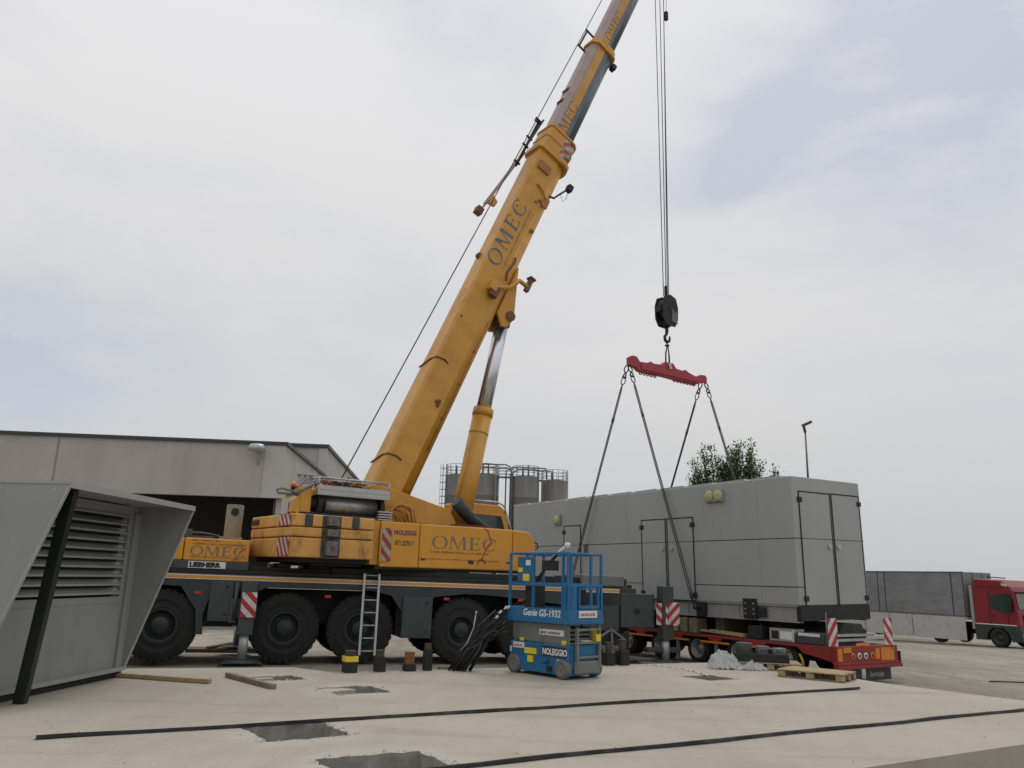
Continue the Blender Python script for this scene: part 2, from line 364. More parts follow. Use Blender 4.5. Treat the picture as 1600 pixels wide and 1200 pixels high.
def slab_material():
    m = bpy.data.materials.new('cast_slab'); m.use_nodes = True; t = m.node_tree; bs = t.nodes['Principled BSDF']; L = t.links.new
    co = t.nodes.new('ShaderNodeTexCoord')
    def noi(sc, st=(1, 1, 1), det=8, ro=.6, dist=0):
        mp = t.nodes.new('ShaderNodeMapping'); mp.inputs['Scale'].default_value = st; mp.inputs['Rotation'].default_value = (0, 0, R_(-28)); L(co.outputs['Object'], mp.inputs[0])
        n = t.nodes.new('ShaderNodeTexNoise'); n.inputs['Scale'].default_value = sc; n.inputs['Detail'].default_value = det; n.inputs['Roughness'].default_value = ro; n.inputs['Distortion'].default_value = dist; L(mp.outputs[0], n.inputs[0]); return n.outputs[0]
    def rmp(src, p0, c0, p1, c1):
        cr = t.nodes.new('ShaderNodeValToRGB'); L(src, cr.inputs[0]); e = cr.color_ramp.elements; e[0].position = p0; e[0].color = (*c0, 1); e[1].position = p1; e[1].color = (*c1, 1); return cr.outputs[0]
    def mul(a, b, f=1):
        x = t.nodes.new('ShaderNodeMixRGB'); x.blend_type = 'MULTIPLY'; x.inputs[0].default_value = f; L(a, x.inputs[1]); L(b, x.inputs[2]); return x.outputs[0]
    c = rmp(noi(.35, dist=.3), .3, (.36, .325, .272), .7, (.42, .382, .325))
    c = mul(c, rmp(noi(2.2, (1, .35, 1), 10, .7), .36, (.94, .935, .925), .62, (1.03, 1.03, 1.03)))
    c = mul(c, rmp(noi(16, det=6, ro=.7), .35, (.95, .95, .945), .6, (1.02, 1.02, 1.02)))
    # stains and scuffs
    c = mul(c, rmp(noi(5.5, (1, .22, 1), 12, .75, 1.2), .27, (.66, .63, .58), .34, (1, 1, 1)), .8)
    c = mul(c, rmp(noi(60, det=2), .28, (.55, .53, .5), .36, (1, 1, 1)), .6)
    c = mul(c, rmp(noi(.9, (.25, 2.2, 1), 6, .55, .4), .36, (.90, .885, .86), .47, (1, 1, 1)), .9)
    c = mul(c, rmp(noi(130, det=3, ro=.8), .35, (.88, .87, .86), .5, (1.02, 1.02, 1.02)), .8)
    for (hx, hy, r0) in ((-2.22, 9.22, .62), (-2.2, 12.45, .62), (-3.64, 13.53, .5), (-1.04, 7.82, .72)):
        d = t.nodes.new('ShaderNodeVectorMath'); d.operation = 'DISTANCE'; L(co.outputs['Object'], d.inputs[0]); d.inputs[1].default_value = (hx, hy, 0)
        ad = t.nodes.new('ShaderNodeMath'); ad.operation = 'MULTIPLY_ADD'; L(noi(3.5, det=8, ro=.7), ad.inputs[0]); ad.inputs[1].default_value = -.5; L(d.outputs['Value'], ad.inputs[2])
        mm = t.nodes.new('ShaderNodeMapRange'); mm.inputs[1].default_value = r0-.3; mm.inputs[2].default_value = r0; mm.inputs[3].default_value = .45; mm.inputs[4].default_value = 0; L(ad.outputs[0], mm.inputs[0])
        mx = t.nodes.new('ShaderNodeMixRGB'); L(mm.outputs[0], mx.inputs[0]); L(c, mx.inputs[1]); mx.inputs[2].default_value = (.47, .44, .385, 1); c = mx.outputs[0]
    L(c, bs.inputs['Base Color']); bs.inputs['Roughness'].default_value = .86; bs.inputs['Specular IOR Level'].default_value = .25
    bu = t.nodes.new('ShaderNodeBump'); bu.inputs['Strength'].default_value = .28; bu.inputs['Distance'].default_value = .012; L(noi(22, det=8, ro=.65), bu.inputs['Height']); L(bu.outputs[0], bs.inputs['Normal'])
    return m
mb = MB()
ys = [-60, -10, 0, 5, 10, 15, 19, 22, 26, 30, 40, 50, 60, 120, 400, 2500]; xs = [-2500, -300, -60, -30, -10, 0, 4, 9, 30, 60, 300, 2500]
V = [(x, y, gz(x, y)) for y in ys for x in xs]; nx = len(xs)
mb.add(V, [(j*nx+i, j*nx+i+1, (j+1)*nx+i+1, (j+1)*nx+i) for j in range(len(ys)-1) for i in range(nx-1)])
g = struct(mb.build('ground', ground_material()))

SLABM = slab_material()
def jag(poly, amp, step, rnd):
    res = []
    for i, p in enumerate(poly):
        q = poly[(i+1) % len(poly)]; d = math.hypot(q[0]-p[0], q[1]-p[1]); n = max(1, int(d/step))
        for k in range(n):
            t = k/n; nxn = (q[1]-p[1])/d; nyn = -(q[0]-p[0])/d; o = rnd.uniform(-amp, amp) if k else 0
            res.append((p[0]+(q[0]-p[0])*t+nxn*o, p[1]+(q[1]-p[1])*t+nyn*o))
    return res
SLAB = [(-18, 10.3), (-3.8, 15.1), (-2.95, 14.5), (2.6, 17.3), (5.2, 18.5), (6.3, 16.5), (6.95, 15.15), (8.27, 13.38), (9.5, 11.8), (3.47, 8.23), (-14, -1.6), (-18, -2)]
HOLES = [[(-2.86, 9.33), (-2.05, 9.78), (-1.60, 9.10), (-2.36, 8.64)],
         [(-2.80, 12.56), (-2.05, 12.95), (-1.62, 12.33), (-2.36, 11.95)],
         [(-4.1, 13.55), (-3.5, 13.92), (-3.15, 13.50), (-3.8, 13.14)],
         [(-1.72, 7.92), (-.80, 8.42), (-.38, 7.72), (-1.25, 7.2)],
         [(3.26, 15.40), (3.86, 15.76), (4.22, 15.22), (3.66, 14.88)]]
rnd = random.Random(3)
cu = bpy.data.curves.new('concrete_slab', 'CURVE'); cu.dimensions = '2D'; cu.fill_mode = 'BOTH'; cu.extrude = .18
for poly in [SLAB]+[jag(h, .035, .09, rnd) for h in HOLES]:
    sp = cu.splines.new('POLY'); sp.points.add(len(poly)-1); sp.use_cyclic_u = True
    for i, p in enumerate(poly): sp.points[i].co = (p[0], p[1], 0, 1)
ob = bpy.data.objects.new('tmp', cu); COL.objects.link(ob); bpy.context.view_layer.update()
me = bpy.data.meshes.new_from_object(ob.evaluated_get(bpy.context.evaluated_depsgraph_get())); bpy.data.objects.remove(ob)
me.transform(T(0, 0, -.18)); me.materials.clear(); me.materials.append(SLABM); me.materials.append(mat('pit_shade_concrete', (.27, .26, .23), .9, var=.25, scale=5, dirt=(.17, .16, .14), damt=.6, dscale=4, bump=.4))  # second material darkens pit walls and floors, recess shade put into the colour
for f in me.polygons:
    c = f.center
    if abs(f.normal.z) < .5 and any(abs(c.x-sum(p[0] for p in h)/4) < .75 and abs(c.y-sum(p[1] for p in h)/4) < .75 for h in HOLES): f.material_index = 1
if True:
    mbp = MB()
    for h in HOLES[:4]:
        cx = sum(p[0] for p in h)/4; cy = sum(p[1] for p in h)/4
        mbp.prism([(cx+(p[0]-cx)*1.1, cy+(p[1]-cy)*1.1) for p in h], -.325, -.31, 'z')
    struct(mbp.build('pit_floor', MATS['pit_shade_concrete']))
slab = bpy.data.objects.new('concrete_slab', me); COL.objects.link(slab); struct(slab)
# pale broken lips and crumbs round the openings
RUBM = mat('broken_concrete', (.42, .395, .35), .9, var=.2, scale=10, bump=.5)
for hi, h in enumerate(HOLES):
    mb = MB(); r_ = random.Random(hi+20)
    for i in range(4):
        p = Vector(h[i]); q = Vector(h[(i+1) % 4]); n = Vector(((q-p).y, -(q-p).x)).normalized()*-1
        cnt = 30 if hi in (0, 3) else 20
        if hi == 4: cnt = 5
        for k in range(cnt):
            t = r_.random(); c = p.lerp(q, t)+n*abs(r_.gauss(0, .06))*1.0; s = r_.uniform(.003, .013) if r_.random() < .93 else r_.uniform(.016, .026)
            M = T(c.x, c.y, s*.35)@RZ(r_.uniform(0, 180))@RX(r_.uniform(-25, 25))@RY(r_.uniform(-25, 25))
            mb.prism([(-s, -s*.7), (s*.9, -s*.8), (s*1.2, s*.4), (0, s), (-s, s*.5)], -s*.4, s*.4, 'z') if 0 else mb.add([(-s, -s*.8, -s*.5), (s, -s*.6, -s*.5), (s*.8, s*.9, -s*.5), (-s*.9, s*.7, -s*.5), (-s*.5, -s*.4, s*.5), (s*.5, -s*.4, s*.4), (s*.4, s*.5, s*.5), (-s*.4, s*.3, s*.55)], [(3, 2, 1, 0), (4, 5, 6, 7), (0, 1, 5, 4), (1, 2, 6, 5), (2, 3, 7, 6), (3, 0, 4, 7)], M)
    o = mb.build('concrete_rubble', RUBM); o['kind'] = 'stuff'; tag(o, 'pale concrete crumbs scattered round the edge of a square opening in the slab', 'rubble')
# ragged thin flap of leftover concrete across two openings
for hi, pts in ((1, [(-2.80, 12.56), (-2.45, 12.74), (-2.20, 12.62), (-2.50, 12.30), (-2.62, 12.25)]), (2, [(-4.1, 13.55), (-3.82, 13.72), (-3.7, 13.6), (-3.92, 13.42)])):
    mb = MB(); mb.prism(jag(pts, .02, .06, rnd), -.06, -.012, 'z'); struct(mb.build('concrete_slab', SLABM))

GR = MB(); r_ = random.Random(77)
for k in range(900):
    x = r_.uniform(-7, 9); y = r_.uniform(7, 17) if k < 620 else r_.uniform(17, 24)
    if k >= 620: x = r_.uniform(7, 16); y = r_.uniform(14, 26)
    else:
        if not (y < 14.2+.49*(x+2.9) and y > 6.4+.577*x and y < 15.3-1.28*(x-6.7)): continue
        if any(abs(x-sum(p[0] for p in h)/4) < .6 and abs(y-sum(p[1] for p in h)/4) < .5 for h in HOLES): continue
    z = .0 if k < 620 else gz(x, y); s = r_.choice((.004, .005, .006, .008, .012)) * (1 if k < 620 else 2.2)
    GR.add([(-s, -s*.8, 0), (s, -s*.6, 0), (s*.7, s, 0), (-s*.8, s*.8, 0), (0, 0, s*.9)], [(0, 1, 4), (1, 2, 4), (2, 3, 4), (3, 0, 4)], T(x, y, z)@RZ(r_.uniform(0, 90)), m=r_.choice((0, 1, 1)))
o = GR.build('grit', [RUBM, mat('dark_grit', (.22, .195, .16), .9)]); o['kind'] = 'stuff'; tag(o, 'small stones and grit scattered on the slab and the yard', 'grit')
# ---------------------------------------------------------------- buildings, azimuth of front 4.5 deg
def building(name, label, origin, az, w_left, depth, z0, ztop, zopen, parts):
    b = thing(name, label, 'building', (origin[0], origin[1], 0), R_(az))
    return b
BA = building('industrial_hall', 'long precast concrete hall with a dark roof edge, the nearer one, behind the crane', (-10.9, 38.3), 4.5, 0, 0, 0, 0, 0, 0)
# local: x to the right along the front, y away
mb = MB(); mb.box((-60, 0, 5.05), (0, .3, 7.6)); o = mb.build('wall', CONC, BA)
o['label'] = 'stained concrete fascia panels'
mb = MB(); mb.box((-.28, .3, -2), (0, 46, 7.6)); mb.build('wall', CONC, BA)
mb = MB(); mb.box((-.95, -.04, 5.05), (.02, -.005, 7.58)); mb.build('corner_panel', CONCL, BA)
mb = MB()
for x, w_ in ((-10.6, .05), (-20.5, .02), (-29.5, .02), (-38.5, .02)): mb.box((x-w_, -.008, 5.06), (x+w_, 0, 7.58))
mb.build('panel_joint', mat('joint_dark', (.25, .235, .21), .9, var=.2, scale=2), BA, split=1)
mb = MB(); mb.box((-60, -.12, 7.6), (.12, .35, 7.76)); mb.box((-.1, .35, 7.6), (.12, 46, 7.76)); mb.build('roof_edge', ROOFK, BA)
mb = MB(); mb.box((-60, .35, 7.42), (-.3, 46, 7.58)); mb.build('roof', ROOFK, BA)
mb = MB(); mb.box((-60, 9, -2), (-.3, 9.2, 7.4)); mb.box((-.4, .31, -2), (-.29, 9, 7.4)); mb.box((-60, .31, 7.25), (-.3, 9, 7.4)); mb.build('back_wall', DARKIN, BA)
mb = MB()
for x in (-24, -36, -48): mb.box((x-.35, .5, -2), (x+.35, 1.1, 7.4))
mb.build('column', CONC, BA, split=1)
mb = MB(); mb.cyl((-1.25, -.02, 7.25), (-1.25, -.55, 7.32), .06, n=10); mb.cyl((-1.25, -.03, 6.6), (-1.25, -.03, 7.3), .04, n=8); mb.lathe([(.02, .05), (.3, .02), (.42, -.12), (.38, -.3), (.02, -.36)], (-1.25, -.55, 7.5), n=20)
tag(mb.build('wall_lamp', ALU, None, BA.matrix_basis.copy()@T(0, 0, 0)), 'grey dome lamp fixed under the roof edge of the nearer concrete hall', 'lamp')
BB = building('industrial_hall', 'pale concrete hall rising behind the nearer hall, with a bracket on its side wall', (-12.2, 52.5), 4.5, 0, 0, 0, 0, 0, 0)
mb = MB(); mb.box((-40, 0, -2), (0, .3, 9.7)); mb.build('wall', CONC, BB)
mb = MB(); mb.box((-.28, .3, -2), (0, 22, 9.7)); mb.build('wall', CONC, BB)
mb = MB(); mb.box((-.5, -.06, -2), (.06, -.005, 9.68)); mb.build('corner_panel', CONCL, BB)
mb = MB(); mb.box((-40, -.14, 9.7), (.14, .35, 9.93)); mb.box((-.1, .35, 9.7), (.14, 22, 9.93)); mb.build('roof_edge', ROOFK, BB)
mb = MB(); mb.tube([(.01, 1.5, 7.5), (.25, 2.2, 7.35), (.5, 4.5, 7.2), (.7, 7.5, 7.6)], .06, 6); mb.tube([(.5, 4.5, 7.2), (.01, 6.0, 7.9)], .05, 6); mb.build('bracket', SILD, BB)
mb = MB(); mb.box((-40, .35, 9.45), (-.3, 22, 9.65)); mb.build('roof', ROOFK, BB)

# ---------------------------------------------------------------- silos
def silo(x, y, rad, ztop, label, ladder=False, pipes=0):
    s = thing('silo', label, 'silo', (x, y, gz(x, y)), 0, 'grey steel silos beyond the crane'); zb = gz(x, y); H = ztop-zb
    mb = MB(); mb.lathe([(0.01, H+.08), (rad*.6, H+.05), (rad, H)], n=40); prof = [(rad, H)]
    for k in range(6):
        z = H-(k+1)*H/6; prof += [(rad, z+.10), (rad+.02, z+.07), (rad+.02, z+.03), (rad, z)]
    mb.lathe(prof, n=48); mb.build('tank', SILO, s)
    mb = MB(); n = 14
    for zz in (.38, .74, 1.1): mb.tube([(cos(2*pi*i/24)*rad*.97, sin(2*pi*i/24)*rad*.97, H+zz) for i in range(25)], .028, 5)
    for i in range(n):
        t = 2*pi*i/n; mb.cyl((cos(t)*rad*.97, sin(t)*rad*.97, H), (cos(t)*rad*.97, sin(t)*rad*.97, H+1.12), .03, n=5)
    mb.build('railing', SILD, s)
    if pipes:
        mb = MB()
        for k in range(pipes):
            t = -1.9+.7*k; px_, py_ = cos(t)*rad*.55, sin(t)*rad*.55
            mb.cyl((px_, py_, H), (px_, py_, H+1.0+.2*k), .09, n=8)
        mb.build('vent_pipe', SILD, s)
    if ladder:
        mb = MB(); xo = -rad+.15
        if ladder < 0: xo = rad+.1
        w = .3
        for yy in (-w, w): mb.cyl((xo, yy-1.0, 0), (xo, yy-1.0, H+1.1), .03, n=5)
        z = .3
        while z < H+1: mb.cyl((xo, -w-1, z), (xo, w-1, z), .018, n=4); z += .3
        z = 2.5
        while z < H+1:
            mb.tube([(xo-.0+(-.62)*sin(a), -1.0-.36*cos(a), z) for a in [pi*i/8 for i in range(9)]], .022, 4); z += .75
        for a in (.6, pi/2, pi-.6): mb.cyl((xo-.62*sin(a), -1-.36*cos(a), 2.5), (xo-.62*sin(a), -1-.36*cos(a), H+1.05), .02, n=4)
        mb.build('ladder', SILD, s)
    return s
SY = 86.
def sx(px): return (px-800)/1273*SY
s1 = silo(sx(719), SY+.5, 1.48, 12.3, 'leftmost grey silo, with a caged ladder, partly behind the yellow lifting cylinder', 1, 1)
s2 = silo(sx(762), SY-.5, 1.48, 12.3, 'second grey silo from the left, right behind the crane cab roof', 0, 2)
s3 = silo(sx(825.5), SY-.8, 1.50, 12.15, 'third grey silo from the left, with pipes down its left side', 0, 2)
s4 = silo(sx(873.5), SY+.8, 1.48, 12.0, 'rightmost grey silo, standing clear of the others above the container roof', 0, 1)
mb = MB()   # walkways and pipes between
def wk(xa, xb, z, y):
    mb.box((xa, y-.4, z), (xb, y+.4, z+.12))
    for yy in (y-.4, y+.4):
        for zz in (.4, .75, 1.1): mb.cyl((xa, yy, z+zz), (xb, yy, z+zz), .028, n=5)
        k = xa
        while k <= xb: mb.cyl((k, yy, z), (k, yy, z+1.1), .028, n=5); k += .8
for xa, xb, z, y, lab in ((sx(740), sx(744), 12.1, SY-1, 'short steel walkway joining the two left silos'), (sx(783), sx(804.5), 11.95, SY-1.4, 'longer steel walkway with handrails across the wide gap between the middle silos'), (sx(846), sx(852), 11.8, SY-.6, 'short steel walkway joining the two right silos')):
    mb = MB(); wk(xa, xb, z, y); tag(mb.build('walkway', SILD), lab, 'walkway', 'walkways between the silos')
for k, (xa, xb, zt, lab) in enumerate(((sx(745), sx(803), 13.3, 'higher grey pipe bending over from the second silo to the wide gap'), (sx(752), sx(805), 12.95, 'lower grey pipe bending over from the second silo to the wide gap'), (sx(812), sx(866), 12.9, 'lower grey pipe running over the two right silos'), (sx(808), sx(858), 13.2, 'higher grey pipe running over the two right silos'))):
    y = SY-1.9+.25*k; mb = MB()
    if k < 2: mb.tube([(xa, y, 12.3), (xa, y, zt-.3), (xa+.3, y, zt), (xb-.6, y, zt), (xb-.15, y, zt-.2), (xb, y, zt-.7), (xb+.1, y, -1)], .075, 8)
    else: mb.tube([(xa-.3-.2*k, y, -1), (xa-.3-.2*k, y, zt-.5), (xa, y, zt-.05), (xa+.5, y, zt), (xb, y, zt-.1), (xb+.1, y, 12)], .075, 8)
    tag(mb.build('filling_pipe', SILD), lab, 'pipe', 'filling pipes on the silos')
for px_, lab in ((779, 'straight grey pipe down the right side of the second silo'),):
    mb = MB(); mb.cyl((sx(px_), SY-2.1, -1), (sx(px_), SY-2.1, 13.2), .09, n=8); tag(mb.build('filling_pipe', SILD), lab, 'pipe', 'filling pipes on the silos')

# ---------------------------------------------------------------- tree and lamp post behind the container
def leafmat(name, col):
    m = mat(name, col, .55, var=.35, scale=1.2, spec=.3)
    return m
tx, ty = 12.55, 45.0
tr = thing('broadleaf_tree', 'bushy green tree rising behind the roof of the hanging container', 'tree', (tx, ty, gz(tx, ty)))
mb = MB(); mb.tube([(0, 0, 0), (.1, 0, 1.5), (0, .1, 3.2), (.1, 0, 5)], [.28, .22, .17, .1], 10)
rr = random.Random(11); tips = []
for k in range(58):
    a = rr.uniform(0, 2*pi); rad = rr.uniform(.1, 2.6); h = 10.75-.25*rad**2*.9+rr.uniform(-2.2, .45) if k < 48 else rr.uniform(3.5, 6.5)
    if k >= 48: rad = rr.uniform(2.2, 3.0)
    b0 = Vector((0, 0, rr.uniform(2.2, 4.2))); p1 = Vector((cos(a)*rad*.7, sin(a)*rad*.7, b0.z+(h-b0.z)*.45)); p2 = Vector((cos(a)*rad, sin(a)*rad, h))
    mb.tube([b0, p1, p2], [.07, .045, .015], 5); tips.append((b0, p1, p2))
mb.build('trunk', BARK, tr)
mb = MB()
LM = [leafmat('leaf_dark', (.035, .075, .022)), leafmat('leaf_mid', (.07, .125, .035)), leafmat('leaf_light', (.13, .19, .055))]
for (b0, p1, p2) in tips:
    for k in range(480):
        t = rr.random()**.6; c = b0.lerp(p1, t*2) if t < .5 else p1.lerp(p2, t*2-1)
        sp = .60*(1-t*.55) if t > .5 else .62
        c = c+Vector((rr.gauss(0, sp*.55), rr.gauss(0, sp*.55), rr.gauss(0, sp*.45)+.05))
        s = rr.uniform(.075, .14); M = T(*c)@Matrix.Rotation(rr.uniform(0, 6.28), 4, 'Z')@Matrix.Rotation(rr.uniform(-1.2, 1.2), 4, 'X')
        mb.add([(-s*.5, 0, 0), (0, -s*.1, s*.2), (s*.5, 0, 0), (0, s*1.5, .02)], [(0, 1, 2, 3)], M, m=rr.choice((0, 0, 1, 1, 2)))
for k in range(9000):
    d_ = Vector((rr.gauss(0, 1), rr.gauss(0, 1), rr.gauss(0, 1))).normalized()*rr.random()**.4; c = Vector((d_.x*2.15, d_.y*2.15, 7.2+d_.z*2.6))
    if noise.noise(c*.9) < -.12: continue
    sz = rr.uniform(.075, .14); M = T(*c)@Matrix.Rotation(rr.uniform(0, 6.28), 4, 'Z')@Matrix.Rotation(rr.uniform(-1.2, 1.2), 4, 'X')
    mb.add([(-sz*.5, 0, 0), (0, -sz*.1, sz*.2), (sz*.5, 0, 0), (0, sz*1.5, .02)], [(0, 1, 2, 3)], M, m=rr.choice((0, 1, 1, 2)))
mb.build('crown', LM, tr)
lp = thing('street_lamp', 'tall grey lamp post with a tilted floodlight head behind the container', 'lamp', (16.98, 45, gz(16, 45)))
H = 10.35-gz(16, 45); mb = MB(); mb.cyl((0, 0, 0), (0, 0, H*.72), .09, .075, 12); mb.cyl((0, 0, H*.72), (0, 0, H), .06, .045, 12); mb.build('pole', SILD, lp)
mb = MB(); mb.cyl((0, 0, H-.1), (-.08, 0, H+.35), .08, n=10); mb.box((-.28, -.15, -.08), (.28, .15, .08), T(.12, 0, H+.42)@RY(-25)); mb.build('lamp_head', DGR2, lp, bevel=.02)

# ================================================================== MOBILE CRANE
C0 = (-1.95, 20.87, -.33)
CR = thing('mobile_crane', 'large yellow telescopic mobile crane on a dark grey carrier, boom raised over the yard', 'mobile crane', C0)
MC = RZ(20)@RY(.55)
MS = RZ(35.5)
BM = MS@T(-1.331, 0, 4.13)@RY(-65.69)
# --- carrier (local x along carrier, near side y=-1.5, z from ground)
mb = MB(); mb.box((-12.0, -.55, .8), (5.4, .55, 1.55)); mb.box((-12, -1.45, 1.86), (5.0, 1.45, 1.95))
mb.box((-2.7, -1.35, 1.95), (4.9, 1.3, 2.09)); mb.box((-4.5, -1.3, 1.95), (-2.7, 1.3, 2.04)); mb.box((-3.9, -1.25, 2.04), (-3.6, 1.2, 2.14)); mb.box((-3.2, -1.25, 2.04), (-2.7, 1.2, 2.12)); mb.box((-5.4, -1.25, .75), (-4.7, 1.25, 1.8)); mb.box((-1.1, -1.2, .6), (-.4, 1.2, 1.8)); mb.build('chassis', BLK, CR, MC, bevel=.015)
mb = MB()
for sgn in (-1, 1):
    y0, y1 = (-1.5, -1.42) if sgn < 0 else (1.42, 1.5)
    mb.prism([(-9.5, 1.86), (5.1, 1.86), (5.1, 1.42), (2.9, 1.42), (1.35, 1.56), (.55, 1.6), (-.28, 1.5), (-.55, 1.05), (-.5, .62), (-1.05, .62), (-1.0, 1.1), (-1.3, 1.5), (-1.75, 1.6), (-4.1, 1.6), (-4.35, 1.45), (-4.45, 1.5), (-5.2, 1.5), (-5.35, 1.0), (-5.3, .6), (-5.45, .6), (-5.5, 1.1), (-5.85, 1.58), (-7.2, 1.62), (-9.5, 1.6)], y0, y1, 'y')
mb.build('side_skirt', DGR, CR, MC, bevel=.01)
mb = MB(); mb.box((-9.5, -1.515, 1.815), (4.6, -1.5, 1.832), m=0); mb.box((-9.5, -1.52, 1.755), (4.6, -1.5, 1.815), m=1); mb.box((-9.5, -1.515, 1.735), (4.6, -1.5, 1.755), m=0)
mb.build('trim_stripe', [WHT, mat('stripe_orange', (.60, .27, .03), .4, var=.08)], CR, MC)
for x0, x1, z0, z1 in ((-1.03, -.33, .58, 1.5), (-5.25, -4.78, .88, 1.72)):
    mb = MB(); mb.box((x0, -1.56, z0), (x1, -1.1, z1), m=0); mb.box((x0+.04, -1.566, z0+.04), (x1-.04, -1.56, z1-.04), m=0)
    for zz in (z0+.12, z1-.15): mb.box((x1-.16, -1.58, zz), (x1-.10, -1.566, zz+.05), m=1)
    mb.build('toolbox', [DGR2, BLK], CR, MC, bevel=.012)
mb = MB()
for x, z in ((-5.5, 1.43), (-2.75, 1.42), (.02, 1.44), (1.9, 1.46)): mb.box((x-.07, -1.512, z), (x+.07, -1.495, z+.06))
mb.build('side_marker', REDL, CR, MC, split=1)
# wheels
def tyre_prof(r, w, bead):
    return [(bead, -w*.42), (bead+.03, -w*.48), (bead+.05, -w*.485), (bead+.055, -w*.47), (r*.70, -w*.49), (r*.71, -w*.505), (r*.73, -w*.505), (r*.74, -w*.495), (r*.88, -w*.49), (r*.955, -w*.44), (r*.985, -w*.36), (r, -w*.30), (r, w*.30), (r*.985, w*.36), (r*.955, w*.44), (r*.88, w*.49), (r*.72, w*.5), (bead+.03, w*.48), (bead, w*.42)]
def make_wheel(parent, M, r=.745, w=.42, bead=.335):
    wh = bpy.data.objects.new('wheel', None); COL.objects.link(wh); wh.parent = parent; wh.matrix_local = M
    mb = MB(); mb.lathe(tyre_prof(r, w, bead), axis='y', n=56)
    n = 30
    for i in range(n):
        for sg in (-1, 1):
            t = 2*pi*(i+(.5 if sg > 0 else 0))/n; MM = RY(math.degrees(-t))
            mb.box((r*.985, -.005 if sg > 0 else -w*.44, -.045), (r+.006, w*.44 if sg > 0 else .005, .045), MM@RX(0))
            mb.box((r*.93, sg*w*.43-.02, -.045), (r*.99, sg*w*.475, .045), MM)
    mb.build('tyre', RUB, wh)
    mb = MB(); mb.lathe([(bead+.02, -w*.43), (bead-.01, -w*.47), (bead-.03, -w*.42), (bead-.05, -w*.15), (.2, -w*.08), (.15, -w*.1)], axis='y', n=40)
    mb.lathe([(bead, w*.45), (bead-.04, w*.1), (.01, 0)], axis='y', n=24); mb.build('rim', RIM, wh)
    mb = MB(); mb.lathe([(.19, -w*.08), (.185, -w*.36), (.16, -w*.42), (.01, -w*.44)], axis='y', n=28)
    for i in range(10):
        t = 2*pi*i/10; mb.cyl((cos(t)*.235, -w*.08, sin(t)*.235), (cos(t)*.235, -w*.17, sin(t)*.235), .017, n=6)
    mb.build('hub', RIM, wh)
    return wh
w0 = make_wheel(CR, MC@T(-6.16, -1.22, .765))
for x in (-8.7, -3.62, -1.95, .46, 2.14):
    c = copy_tree(w0, CR); c.matrix_local = MC@T(x, -1.22, .755)@RY(random.uniform(0, 60))
for x in (-8.7, -6.16, -3.62, -1.95, .46, 2.14):
    c = copy_tree(w0, CR); c.matrix_local = MC@T(x, 1.22, .755)@RZ(180)@RY(random.uniform(0, 60))
mb = MB()
for x in (-8.7, -6.16, -3.62, -1.95, .46, 2.14): mb.cyl((x, -1.1, .75), (x, 1.1, .75), .16, n=12); mb.cyl((x, -.2, .75), (x, .2, .75), .3, n=14)
mb.build('axle', BLK, CR, MC, split=1)
# front end (behind the grey enclosure) and engine cover
mb = MB(); mb.box((-8.6, -1.46, 1.95), (-4.52, 1.46, 2.12)); mb.build('deck_band', DGR2, CR, MC, bevel=.01)
mb = MB(); mb.box((-8.6, -1.44, 2.12), (-5.9, 1.4, 2.60)); mb.box((-5.885, -1.44, 2.12), (-4.54, 1.4, 2.60)); ec = mb.build('engine_cover', YELP, CR, MC, bevel=.025)
ec['label'] = 'orange engine cover with OMEC lettering'
mb = MB(); x = serif_word(mb, 'OMEC', .20, 1.0, ch_w=1.34); mb.build('lettering', GLET, ec, T(-5.76, -1.446, 2.235))
mb = MB(); faint_line(mb, 0, .62, 0, .04, seed=3); faint_line(mb, 0, 1.12, -.075, .04, seed=4); faint_line(mb, 0, 1.18, -.35, .025, seed=5); mb.build('small_print', RLET, ec, T(-5.74, -1.446, 2.54))
def crane_logo(mb, s):
    for a, b, w in (((.0, 0), (.14, .30), .022), ((.14, .30), (.30, .44), .03), ((.30, .44), (.16, .74), .02), ((.16, .74), (.06, .80), .015), ((.0, 0), (-.10, -.04), .04), ((.0, 0), (.1, -.05), .03), ((-.1, -.04), (-.12, -.12), .03), ((.1, -.05), (.1, -.12), .03)):
        mb.bar((a[0]*s, -.003, a[1]*s), (b[0]*s, -.003, b[1]*s), .004, w*s*1.3, upv=(0, 1, 0)); mb.bar((a[0]*s, -.004, a[1]*s), (b[0]*s, -.004, b[1]*s), w*s*1.4, .004, upv=(0, 1, 0))
mb = MB(); crane_logo(mb, .42); mb.build('crane_emblem', RLET, ec, T(-4.80, -1.448, 2.20))
mb = MB(); mb.box((-6.15, -1.446, 2.48), (-6.05, -1.44, 2.53)); mb.box((-6.15, -1.466, 2.0), (-6.05, -1.46, 2.04)); mb.build('latch', KLET, CR, MC, split=1)
mb = MB(); mb.box((-5.76, -1.468, 1.965), (-5.0, -1.46, 2.108)); pl = mb.build('name_plate', WHT, CR, MC); text('lettering', 'LIEBHERR', .135, KLET, pl, T(-5.735, -1.470, 1.990)@FACE, sx=1.08, bold=.010)
mb = MB(); mb.cyl((-4.92, -.55, 2.1), (-4.92, -.55, 3.42), .19, n=20); mb.cyl((-4.92, -.76, 3.25), (-4.92, -.70, 3.25), .09, n=14, m=1); mb.box((-5.2, -.75, 2.6), (-4.7, -.3, 2.68)); mb.build('exhaust', [mat('exhaust_tan', (.24, .22, .17), .7, var=.25, scale=5, dirt=(.12, .06, .03), damt=.6, dscale=5), BLK], CR, MC, bevel=.01)
